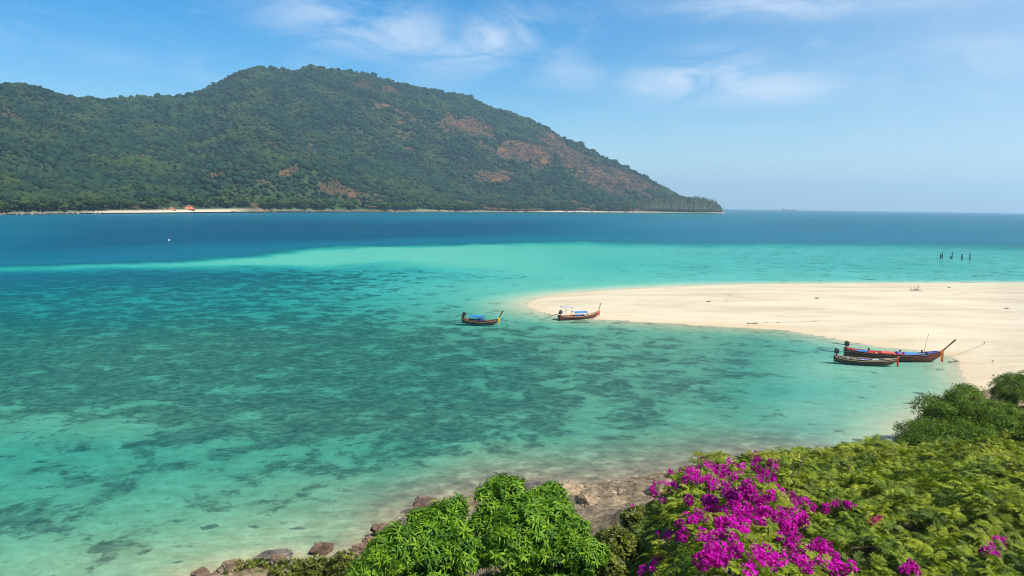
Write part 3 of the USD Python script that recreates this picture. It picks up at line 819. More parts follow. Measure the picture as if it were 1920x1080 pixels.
def frond_head(rng, n=7, length=0.36):
    """A twig end with several pinnate leaves spreading from it."""
    parts = []
    for k in range(n):
        m = frond(rng, length * rng.uniform(0.75, 1.15), 8, 0.095, rng.uniform(0.35, 0.8))
        v = spin(m.vertices, k * 6.283 / n + rng.normal(0, 0.3), rng.uniform(-0.1, 0.55), rng.normal(0, 0.2))
        parts.append((v, m.faces))
    return join(parts)


def leaf_tuft(rng, n=34, r=0.3, leaf=0.075):
    """Many small plain leaves round a twig end."""
    parts = []
    for k in range(n):
        d = rng.normal(size=3); d /= np.linalg.norm(d); d[2] = abs(d[2]) * 0.7
        v, f = blade(leaf * rng.uniform(0.7, 1.3), leaf * 0.62, 0.3, segs=1 if k % 2 else 2)
        parts.append((spin(v, rng.uniform(0, 6.28), rng.uniform(-0.4, 0.8), rng.normal(0, 0.4)) + d * r * rng.uniform(0.2, 1), f))
    return join(parts)


def bract_cluster(rng, n=26, r=0.11, size=0.05):
    """A bougainvillea head: papery bracts crowded on a twig end, each a little tent of three."""
    parts = []
    for k in range(n):
        d = rng.normal(size=3); d /= np.linalg.norm(d)
        c = d * r * rng.uniform(0.45, 1.0) * [1.15, 1.0, 0.85]
        for j in range(3):
            L = size * rng.uniform(0.75, 1.2)
            v = np.array([[0, 0, 0], [0.55 * L, 0.42 * L, 0.06 * L], [1.1 * L, 0, 0.02 * L], [0.55 * L, -0.42 * L, 0.06 * L]])
            v = spin(v, j * 2.09 + rng.normal(0, 0.25), rng.uniform(0.3, 1.0), 0)
            a = Rotation.align_vectors([d], [[0, 0, 1.0]])[0]
            parts.append((a.apply(v) + c, np.array([[0, 1, 2], [0, 2, 3]])))
    return join(parts)


import warnings
warnings.filterwarnings("ignore")


def align_quat(n, rng, spread=0.25):
    """Turn +z towards n (with some scatter) after a random spin about z."""
    n = n + rng.normal(0, spread, n.shape)
    n = n / np.linalg.norm(n, axis=1, keepdims=True)
    ax = np.cross([0, 0, 1.0], n)
    s = np.linalg.norm(ax, axis=1)
    ang = np.arctan2(s, n[:, 2])
    rv = ax / np.maximum(s, 1e-9)[:, None] * ang[:, None]
    return (Rotation.from_rotvec(rv) * Rotation.from_euler("z", rng.uniform(0, 6.283, len(n)))).as_quat()


def placed(mesh, pos, quat, s):
    return trimesh.Trimesh(Rotation.from_quat(quat).apply(mesh.vertices * s) + pos, mesh.faces, process=False)


M_MANGO = leaf_mat("broad_leaves", [(0.0, (0.030, 0.088, 0.006)), (0.4, (0.090, 0.195, 0.008)), (0.75, (0.185, 0.30, 0.012)), (0.95, (0.28, 0.37, 0.018)), (1.0, (0.32, 0.24, 0.03))], 0.30, 0.5, spec=0.22)
M_FROND = leaf_mat("pinnate_leaves", [(0.0, (0.045, 0.085, 0.007)), (0.35, (0.125, 0.178, 0.010)), (0.7, (0.225, 0.265, 0.014)), (0.9, (0.33, 0.335, 0.022)), (1.0, (0.42, 0.22, 0.02))], 0.28, 0.55,
                   patch=(0.22, (0.235, 0.21, 0.014), 0.48, 0.70, 0.6), spec=0.25)
M_DARKLEAF = leaf_mat("dark_small_leaves", [(0.0, (0.030, 0.068, 0.006)), (0.5, (0.085, 0.150, 0.010)), (1.0, (0.21, 0.26, 0.018))], 0.3, 0.6, spec=0.15)
M_COASTLEAF = leaf_mat("coastal_leaves", [(0.0, (0.05, 0.07, 0.010)), (0.5, (0.12, 0.14, 0.014)), (0.9, (0.24, 0.24, 0.025)), (1.0, (0.38, 0.18, 0.03))], 0.3, 0.45)
M_BRACT = leaf_mat("magenta_bracts", [(0.0, (0.22, 0.004, 0.15)), (0.3, (0.42, 0.006, 0.33)), (0.65, (0.60, 0.010, 0.48)), (0.88, (0.70, 0.05, 0.55)), (1.0, (0.62, 0.06, 0.26))], 0.38, 0.7, trans_tint=1.1, spec=0.1)
M_BRACT_RED = leaf_mat("faded_bracts", [(0.0, (0.34, 0.03, 0.10)), (1.0, (0.52, 0.06, 0.20))], 0.3, 0.6, trans_tint=1.0)
M_TWIG = mat("twig", (0.17, 0.12, 0.08), 0.9, (5, 0.35))


# ------------------------------------------------------------------ thicket on the slope
def canopy_height(x, y):
    """Height of the leaf canopy over the ground of the pinnate thicket (0 where it does not grow)."""
    z, dh, dl = terrain(x, y)
    u, v = project(np.stack([x, y, z + 1.3], -1))
    left = np.interp(y, [6, 11, 18, 22, 28, 38, 50], [-0.9, -0.1, 0.55, 1.4, 3.8, 8.0, 13.3])
    w = meshkit.fbm(np.stack([x / 3.2, y / 3.2, 0 * x], -1), 3, 61)
    edge = smoothstep(-0.3, 1.6, x - left + 1.6 * (w - 0.5)) * smoothstep(0.8, 5.0, dh + 2.0 * (w - 0.5)) * (1 - smoothstep(48, 66, y + 8 * (w - 0.5) - 16 * (x / np.maximum(y, 6) - 0.45)))
    w2 = meshkit.fbm(np.stack([x / 0.9, y / 0.9, 0 * x], -1), 2, 63)
    h = (1.15 + 0.9 * np.exp(-(((x - 5.5) / 2.6) ** 2 + ((y - 24) / 7.0) ** 2)) + 1.5 * (w - 0.4) + 1.0 * (w2 - 0.5)) * edge
    bg = np.exp(-(((x - 4.2) / 2.4) ** 2 + ((y - 15.0) / 2.9) ** 2))
    hole = np.exp(-(((x - 4.15) / 0.42) ** 2 + ((y - 12.9) / 0.55) ** 2))
    return z, h + (1.5 * bg - 2.2 * hole) * edge, edge, dh


def canopy_hit(u, v):
    """Where the line of sight through pixel (u, v) meets the canopy."""
    d = ray(u, v)
    tt = np.linspace(9, 60, 700)
    p = EYE + tt[:, None] * d
    z, h, e, dh = canopy_height(p[:, 0], p[:, 1])
    below = np.nonzero(p[:, 2] < z + h)[0]
    return p[below[0]] if len(below) else p[-1]


def build_thicket():
    rng = np.random.default_rng(21)
    pts = []
    for sp, y0, y1 in ((0.36, 8.5, 24), (0.42, 24, 42), (0.55, 42, 80)):
        gx, gy = np.meshgrid(np.arange(-1, 62, sp), np.arange(y0, y1, sp))
        g = np.stack([gx.ravel(), gy.ravel()], -1) + rng.uniform(-0.5, 0.5, (gx.size, 2)) * sp
        g = g[(g[:, 0] < 0.74 * g[:, 1] + 2.5)]
        pts.append(np.column_stack([g, np.full(len(g), sp / 0.33)]))
    g = np.vstack(pts)
    z, h, e, dh = canopy_height(g[:, 0], g[:, 1])
    fl = cKDTree(np.array([canopy_hit(*q)[:2] for q in SPOTS]))
    nearf = fl.query(g[:, :2])[0] < 0.30
    ok = ~(nearf & (rng.uniform(0, 1, len(g)) < 0.95)) & (e > 0.08) & (rng.uniform(0, 1, len(g)) < 0.25 + e) & (h > 0.15)
    gap = meshkit.fbm(np.stack([g[:, 0] / 0.7, g[:, 1] / 1.0, 0 * e], -1), 2, 88)
    ok &= (gap > 0.36) | (rng.uniform(0, 1, len(g)) < 0.25)
    g, z, h, e = g[ok], z[ok], h[ok], e[ok]
    d = 0.25
    hx = canopy_height(g[:, 0] + d, g[:, 1]); hy = canopy_height(g[:, 0], g[:, 1] + d)
    n = np.stack([-(hx[0] + hx[1] - z - h) / d, -(hy[0] + hy[1] - z - h) / d, np.ones(len(g))], -1)
    n = np.clip(n, -1.2, 1.2); n = n / np.linalg.norm(n, axis=1, keepdims=True)
    n = n * 0.6 + [0.08, -0.05, 0.5]
    # an upper layer and a lower one inside the canopy
    up = np.stack([g[:, 0], g[:, 1], z + h * rng.uniform(0.86, 1.10, len(g))], -1)
    lo_sel = rng.uniform(0, 1, len(g)) < 0.5
    lo = np.stack([g[:, 0] + rng.normal(0, 0.15, len(g)), g[:, 1] + rng.normal(0, 0.15, len(g)), z + h * rng.uniform(0.35, 0.8, len(g))], -1)[lo_sel]
    pos = np.vstack([up, lo])
    nn = np.vstack([n, n[lo_sel]])
    s = np.concatenate([g[:, 2] ** 0.8, g[lo_sel, 2] ** 0.8]) * rng.uniform(0.72, 1.3, len(pos))
    q = align_quat(nn, rng, 0.28)
    protos = [("frond_head", frond_head(np.random.default_rng(100 + k)), False) for k in range(6)]
    pi = instancer("/World/pinnate_thicket", protos, rng.integers(0, 6, len(pos)), pos, q, s, M_FROND)
    tag(pi, "yellow green thicket of feathery pinnate leaves covering the slope at lower right", "thicket", kind="stuff")
    return len(pos)




# ------------------------------------------------------------------ bougainvillea
SPOTS = [(1317,866),(1324,877),(1256,889),(1278,889),(1302,892),(1330,900),(1351,884),(1357,903),(1380,880),(1376,902),(1407,855),(1413,866),(1424,866),(1443,873),(1413,881),(1435,892),(1449,900),(1443,911),(1451,922),
         (1237,908),(1262,916),(1224,919),(1227,933),(1335,919),(1357,924),(1362,935),(1400,916),(1384,935),(1400,933),(1424,941),(1446,938),(1465,935),(1489,938),(1505,946),(1549,956),(1327,946),(1338,957),
         (1354,962),(1292,946),(1378,965),(1400,965),(1424,965),(1446,968),(1470,968),(1495,962),(1524,960),(1319,979),(1297,984),(1346,990),(1370,984),(1397,990),(1422,987),(1470,984),(1492,981),(1505,987),(1275,990),
         (1281,1014),(1251,1017),(1319,1011),(1340,1011),(1365,1017),(1378,1006),(1395,1008),(1465,1006),(1481,1014),(1489,1030),(1487,1049),(1340,1036),(1338,1052),(1316,1063),(1349,1060),(1384,1049),(1414,1041),(1424,1055),
         (1408,1065),(1416,1073),(1460,1063),(1468,1052),(1503,1057),(1525,1025),(1544,1038),(1544,1055),(1565,1057),(1568,1071),(1581,1074),(1514,1076),(1346,892),(1310,905),(1340,880),(1290,900),(1425,905),(1385,952),(1410,978),(1436,985),(1480,1000)]


def flowers(parent, spots, rng, per, spread, material, protos, size=(0.9, 1.6)):
    n = 0
    for (u, v) in spots:
        for k in range(per):
            du, dv = rng.normal(0, spread, 2) if k else (0, 0)
            c = canopy_hit(u + du, v + dv * 0.7)
            c = c + (EYE - c) / np.linalg.norm(EYE - c) * 0.32 + [0, 0, 0.12]
            q = Rotation.random(random_state=int(rng.integers(1 << 30))).as_quat()
            base = np.array(UsdGeom.Xform(stage.GetPrimAtPath(parent)).ComputeLocalToWorldTransform(0).ExtractTranslation())
            obj("flower_cluster", placed(protos[int(rng.integers(len(protos)))], c - base, q, rng.uniform(*size)), material, parent)
            n += 1
    return n


def build_bougainvillea():
    rng = np.random.default_rng(4)
    protos = [bract_cluster(np.random.default_rng(200 + k)) for k in range(5)]
    c = canopy_hit(1400, 985)
    zg = float(terrain(np.array([c[0]]), np.array([c[1] + 0.8]))[0][0])
    base = np.array([c[0], c[1] + 0.8, zg])
    p = thing("bougainvillea", "large bougainvillea in full magenta bloom growing through the green thicket", "bougainvillea", base)
    flowers(p, SPOTS, rng, 3, 8, M_BRACT, protos)
    for k in range(7):
        tip = canopy_hit(1270 + k * 42, 950 + 25 * math.sin(k * 2.1)) - base - [0, 0, 0.25]
        mid = tip * 0.5 + [0.1 * math.sin(k), 0.1, 0.25]
        obj("stem", taper_tube([(0.12 * math.sin(k), 0.1 * math.cos(k), -0.1), mid, tip], [0.035, 0.022, 0.010], 6), M_TWIG, p)
    tu = [leaf_tuft(np.random.default_rng(300 + k), 30, 0.2, 0.07) for k in range(3)]
    pos = np.array([canopy_hit(u + rng.normal(0, 12), v + rng.normal(0, 8)) for u, v in SPOTS for _ in range(2)]) - base
    pi = instancer(p + "/leaves", [("leaf_tuft", m, False) for m in tu], rng.integers(0, 3, len(pos)), pos, Rotation.random(len(pos), random_state=3).as_quat(), rng.uniform(0.7, 1.1, len(pos)), M_MANGO)
    tag(pi, kind="stuff")
    for (spots, label, m, per) in (
            ([(1867, 1021), (1880, 1020), (1854, 1030), (1848, 1043), (1874, 1034), (1860, 1040)], "small magenta bougainvillea spray in the shaded thicket near the right edge", M_BRACT, 2),
            ([(1707, 1069), (1693, 1078), (1714, 1074)], "tiny magenta bougainvillea spray low in the thicket at the bottom edge", M_BRACT, 3),
            ([(1641, 982), (1648, 978), (1634, 984)], "faded reddish bougainvillea spray in the thicket right of the large bloom", M_BRACT_RED, 1),
            ([(1590, 954), (1586, 951), (1562, 950)], "lone round bougainvillea spray standing off the right end of the large bloom", M_BRACT, 3),
            ([(1187, 952), (1183, 957)], "single pink bougainvillea spray at the left end of the thicket", M_BRACT, 2),
            ([(1224, 1065), (1205, 1076), (1230, 1060)], "small bougainvillea spray at the bottom left foot of the large bloom", M_BRACT, 3)):
        c = canopy_hit(*spots[0])
        b = np.array([c[0], c[1], float(terrain(c[:1], c[1:2])[0][0])])
        s = thing("bougainvillea_spray", label, "flowering spray", b)
        flowers(s, spots, rng, per, 5, m, protos, (0.75, 1.2))
        obj("stem", taper_tube([(0, 0, -0.05), (0.05, 0.05, (c[2] - b[2]) * 0.5), c - b], [0.02, 0.014, 0.007], 5), M_TWIG, s)


build_thicket()
build_bougainvillea()


# ------------------------------------------------------------------ bushes and trees in the foreground
def crown_points(rng, blobs, n, inner=0.35):
    """Points and outward directions on and just inside a union of ellipsoids (centre, radii)."""
    P, N = [], []
    w = np.array([b[1][0] * b[1][1] + b[1][0] * b[1][2] for b in blobs], float); w /= w.sum()
    for (c, r), k in zip(blobs, (w * n * 1.7).astype(int)):
        d = rng.normal(size=(k, 3)); d /= np.linalg.norm(d, axis=1, keepdims=True)
        d = d[d[:, 2] > -0.55]
        bump = 1 + 0.42 * (meshkit.fbm(d * 3.4 + np.array(c) * 3.1, 3, 15) - 0.5) * 2 + 0.12 * (rng.uniform(0, 1, len(d)) > 0.94)
        rad = np.where(rng.uniform(0, 1, len(d)) < inner, rng.uniform(0.55, 0.9, len(d)), rng.uniform(0.92, 1.06, len(d))) * bump
        P.append(np.array(c) + d * np.array(r) * rad[:, None]); N.append(d / np.array(r) / np.linalg.norm(d / np.array(r), axis=1, keepdims=True))
    P, N = np.vstack(P), np.vstack(N)
    keep = np.ones(len(P), bool)
    for c, r in blobs:
        keep &= np.linalg.norm((P - np.array(c)) / np.array(r), axis=1) > 0.5
    P, N = P[keep], N[keep]
    o = rng.permutation(len(P))[:n]
    return P[o], N[o]


def lumpy(blobs, seed, k=9, f=0.44):
    """Each ellipsoid as a crowd of smaller leafy heads on and in it."""
    rng = np.random.default_rng(seed)
    out = []
    for c, rr in blobs:
        d = rng.normal(size=(k, 3)); d /= np.linalg.norm(d, axis=1, keepdims=True); d[:, 2] = np.abs(d[:, 2]) * 1.1 - 0.25
        d[:, 1] = -np.abs(d[:, 1]) * 0.8 + 0.2 * rng.normal(size=k)
        for e in d:
            s = f * rng.uniform(0.7, 1.25)
            out.append((tuple(np.array(c) + e * np.array(rr) * rng.uniform(0.62, 0.80)), tuple(np.array(rr) * s)))
        out.append((c, tuple(np.array(rr) * 0.62)))
    return out


def leafy(name, label, cat, base, blobs, protos, m, n, seed, scale=(0.8, 1.2), parts=0, part_name="leaf_cluster", lift=0.3, stems=None, spread=0.25):
    rng = np.random.default_rng(seed)
    base = np.array(base, float)
    p = thing(name, label, cat, base)
    P, N = crown_points(rng, blobs, n)
    N = N * 0.75 + [0, 0, lift]
    q = align_quat(N, rng, spread)
    s = rng.uniform(*scale, len(P))
    if parts:  # the clusters that show largest: nearest the eye and outermost
        order = np.argsort(np.linalg.norm(P - EYE, axis=1))[:parts]
        for k in order:
            obj(part_name, placed(protos[int(rng.integers(len(protos)))], P[k] - base, q[k], s[k]), m, p)
        rest = np.setdiff1d(np.arange(len(P)), order)
    else:
        rest = np.arange(len(P))
    pi = instancer(p + "/foliage", [(part_name, me, False) for me in protos], rng.integers(0, len(protos), len(rest)), P[rest] - base, q[rest], s[rest], m)
    tag(pi, kind="stuff")
    for k, (c, r) in enumerate(blobs if stems is None else stems):
        c = np.array(c) - base
        b0 = np.array([0.08 * math.sin(k * 2), 0.08 * math.cos(k * 2), -0.15])
        mid = b0 * 0.4 + c * 0.55 + [0.1 * math.sin(k * 3.3), 0.08, 0.1]
        obj("trunk" if k == 0 else "branch", taper_tube([b0, mid, c + [0, 0, 0.5 * r[2]]], [0.085, 0.055, 0.018] if k == 0 else [0.06, 0.035, 0.012], 7), M_TWIG, p)
    return p


def zg(x, y):
    return float(terrain(np.array([float(x)]), np.array([float(y)]))[0][0])


def blob(u, v, y, ru, rv, deep=None):
    """An ellipsoid centred where pixel (u, v) lies at depth y, as wide and high as ru, rv pixels."""
    k = y / FPX
    return (tuple(at(u, v, y)), (ru * k, (deep or ru) * k, rv * k * 1.03))


def build_bushes():
    mango = [rosette(np.random.default_rng(400 + k)) for k in range(5)]
    bl = [blob(800, 1030, 22.6, 82, 80), blob(845, 970, 23.0, 40, 38), blob(740, 1045, 22.2, 52, 52), blob(865, 1050, 22.2, 40, 60), blob(805, 975, 22.8, 38, 30), blob(800, 1100, 22.2, 90, 50)]
    x, y = bl[0][0][:2]
    leafy("broadleaf_bush", "bright green broadleaf bush above the brown boulders, left of two", "bush", (x, y + 0.3, zg(x, y + 0.3)), lumpy(bl, 1), mango, M_MANGO, 2600, 11, (0.55, 1.05), 280, stems=bl)
    bl = [blob(985, 1010, 23.2, 95, 92), blob(945, 935, 23.8, 52, 42), blob(1050, 985, 23.2, 62, 58), blob(955, 912, 23.9, 26, 22), blob(1010, 950, 23.6, 60, 42), blob(1085, 1040, 22.6, 50, 55), blob(920, 985, 23.3, 45, 50), blob(1000, 1105, 22.6, 110, 50)]
    x, y = bl[0][0][:2]
    leafy("broadleaf_bush", "tallest bright green broadleaf bush at bottom centre, peak against the tan outcrop", "bush", (x, y + 0.3, zg(x, y + 0.3)), lumpy(bl, 2, 8), mango, M_MANGO, 3400, 12, (0.55, 1.0), 290, stems=bl)
    tuft = [leaf_tuft(np.random.default_rng(500 + k), 46, 0.46, 0.125) for k in range(4)]
    bl = [blob(1805, 770, 60, 78, 42), blob(1735, 808, 58, 50, 22), blob(1765, 785, 59, 55, 30), blob(1860, 790, 60, 55, 36), blob(1812, 735, 61, 28, 12), blob(1705, 826, 57, 26, 10), blob(1815, 820, 57, 70, 24), blob(1895, 815, 57, 55, 26), blob(1750, 832, 56, 50, 14)]
    x, y = bl[0][0][:2]
    leafy("spreading_tree", "dark green spreading tree leaning over the water at the end of the beach", "tree", (x + 1.2, y + 0.5, zg(x + 1.2, y + 0.5)), lumpy(bl, 3, 9, 0.40), tuft, M_DARKLEAF, 2300, 13, (0.55, 1.35), 0, "leaf_tuft", 0.35, bl)
    bl = [blob(1898, 728, 70, 34, 22), blob(1880, 745, 70, 20, 16), blob(1915, 752, 69, 30, 20), blob(1925, 715, 70, 22, 14), blob(1900, 712, 70.5, 20, 9)]
    x, y = bl[0][0][:2]
    leafy("beach_tree", "small dark tree on the beach at the right edge behind the spreading tree", "tree", (x + 0.6, y + 0.3, zg(x + 0.6, y + 0.3)), bl, tuft, M_DARKLEAF, 620, 14, (0.6, 1.1), 0, "leaf_tuft", 0.35)
    coast = [rosette(np.random.default_rng(600 + k), 10, 0.17, 0.055, 0.1, 1.25, 0.2) for k in range(4)]
    for i, (u, v, yy, ru, rv, label, cnt) in enumerate((
            (470, 1076, 37.5, 44, 16, "low yellow green coastal shrub in front of the flat brown boulder", 150),
            (540, 1072, 37.0, 30, 16, "low coastal shrub between the flat boulder and the domed boulder", 110),
            (592, 1070, 37.0, 24, 22, "sparse upright coastal shrub in front of the domed boulder", 90),
            (645, 1064, 36.5, 26, 28, "tall dry yellowish coastal shrub beside the boulder pile", 120),
            (1150, 1022, 24.0, 34, 24, "low yellowish shrub on the slope between the tallest bush and the thicket", 130),
            (1128, 1072, 22.5, 32, 22, "dry mixed shrub at the bottom edge right of the tallest bush", 120),
            (1196, 975, 27.0, 26, 14, "small pale shrub at the left end of the thicket above the bare slope", 90),
            (690, 1074, 30.0, 30, 22, "bright low shrub at the left foot of the broadleaf bushes", 110))):
        bl = [blob(u, v, yy, ru, rv), blob(u + ru * 0.7, v + 6, yy, ru * 0.6, rv * 0.8), blob(u - ru * 0.6, v + 5, yy + 0.2, ru * 0.55, rv * 0.7)]
        x, y = bl[0][0][:2]
        leafy("coastal_shrub", label, "shrub", (x, y, zg(x, y)), bl, coast if i < 7 else mango, M_COASTLEAF if i < 7 else M_MANGO, cnt * 2, 30 + i, (0.8, 1.3), min(cnt, 120), "leaf_cluster", 0.8)
    fh = [frond_head(np.random.default_rng(100 + k)) for k in range(4)]
    for i, (u, v, label) in enumerate((
            (1490, 842, "flat topped pinnate sapling standing proud behind the large bloom"),
            (1582, 848, "flat topped pinnate sapling rising over the submerged dark stones"),
            (1336, 855, "thin pinnate sapling above the left part of the large bloom"),
            (1436, 852, "thin pinnate sapling directly above the right part of the large bloom"))):
        yy = (26, 31, 19, 20)[i]
        c = at(u, v, yy); k = yy / FPX
        base = np.array([c[0], c[1], zg(c[0], c[1])])
        p = thing("pinnate_sapling", label, "sapling", base)
        for j, (du, dv) in enumerate(((0, 0), (18, 5), (-14, 8), (30, 12))):
            q = np.array([c[0] + du * k, c[1] + 0.2 * j, c[2] - dv * k])
            obj("frond_head", placed(fh[j], q - base, Rotation.from_euler("z", j * 1.7).as_quat(), 0.85), M_FROND, p)
            obj("stem", taper_tube([q - base - [0.05 * j, -0.1, 0.9], q - base - [0, 0, 0.4], q - base], [0.014, 0.010, 0.006], 5), M_TWIG, p)


build_bushes()


def on_ground(u, v):
    """Where the line of sight through pixel (u, v) meets the ground."""
    c = ground(np.array(float(u)), np.array(float(v)), 0.0)
    for _ in range(6):
        c = ground(np.array(float(u)), np.array(float(v)), 0.5 * c[2] + 0.5 * max(zg(c[0], c[1]), -0.05))
    return c


# ------------------------------------------------------------------ rocks
def rock_mat(name, cols, sc=1.1):
    return usdkit.material(stage, f"/World/Looks/{name}", {
        "tc": ("geometry", {}), "n": ("noise_texture", {"scale": sc, "detail": 9.0, "roughness": 0.7}), "v": ("voronoi_texture", {"feature": "distance_to_edge", "scale": sc * 1.1}),
        "r": ("rgb_ramp", {"ramp": [(0.3, cols[0]), (0.5, cols[1]), (0.68, cols[2])]}), "vr": ("map_range", {"from_min": 0.0, "from_max": 0.06, "to_min": 0.45, "to_max": 1.0, "clamp": True}),
        "wd": ("vector_math", {"math_type": "multiply_add", "vector2": (0.6, 0.6, 0.6)}),
        "mx": ("mix_color", {"blend_type": "multiply", "fac": 0.8}), "b": ("bump", {"strength": 0.9, "distance": 0.10}), "p": ("principled_bsdf", {"roughness": 0.85, "specular_ior_level": 0.25})},
        [("tc.position", "n.vector"), ("n.color", "wd.vector1"), ("tc.position", "wd.vector3"), ("wd.vector", "v.vector"), ("n.fac", "r.fac"), ("v.distance", "vr.value"), ("r.color", "mx.a"), ("vr.result", "mx.b"), ("mx.result", "p.base_color"), ("n.fac", "b.height"), ("b.normal", "p.normal")], surface="p.BSDF")


M_BROWNROCK = rock_mat("brown_rock", [(0.035, 0.024, 0.018), (0.105, 0.068, 0.045), (0.21, 0.145, 0.095)])
M_TANROCK = rock_mat("tan_rock", [(0.09, 0.065, 0.045), (0.215, 0.16, 0.10), (0.35, 0.275, 0.18)])
M_GREYROCK = rock_mat("grey_rock", [(0.035, 0.031, 0.027), (0.085, 0.074, 0.062), (0.165, 0.142, 0.115)])
M_PINKROCK = rock_mat("pink_rock", [(0.045, 0.030, 0.020), (0.125, 0.083, 0.054), (0.225, 0.16, 0.108)])
M_WETROCK = rock_mat("wet_rock", [(0.09, 0.085, 0.06), (0.13, 0.12, 0.085), (0.19, 0.17, 0.115)], 1.6)


def boulder(seed, r, amp=0.34, sub=4, crack=0.9):
    m = trimesh.creation.icosphere(sub, 1.0)
    v = m.vertices.copy()
    n = meshkit.fbm(v * 1.3 + seed * 5.1, 4, seed) - 0.5
    # flat facets: cut the ball by random planes, as broken stone is
    rng = np.random.default_rng(seed)
    for k in range(18):
        d = rng.normal(size=3); d /= np.linalg.norm(d)
        t = v @ d - rng.uniform(0.50, 0.84)
        v = v - np.maximum(t, 0)[:, None] * d * 0.9
    fine = np.abs(meshkit.fbm(v * 3.2 + seed, 4, seed + 50) - 0.5) * 1.6 - 0.25
    v = v * (1 + amp * 1.6 * n + crack * 0.6 * fine)[:, None]
    return trimesh.Trimesh(v * np.array(r), m.faces, process=False)


def rock(u, v, ru, rv, label, m, seed, z=0.0, name="boulder", cat="boulder", turn=0.0, deep=None, high=None, group=None, wet=False, amp=0.34):
    """A boulder whose middle is seen at pixel (u, v) with its centre at height z."""
    c = ground(np.array(float(u)), np.array(float(v)), z) if wet else on_ground(u, v) + [0, 0, z]
    k = np.linalg.norm(c - EYE) / FPX
    r = np.array([ru * k, (deep or ru * 0.7) * k, (high or rv) * k])
    p = obj(name, boulder(seed, r, amp), m, "/World", 45)
    p.AddTranslateOp().Set(Gf.Vec3d(*map(float, c)))
    p.AddRotateZOp().Set(math.degrees(turn))
    tag(p, label, cat, group)


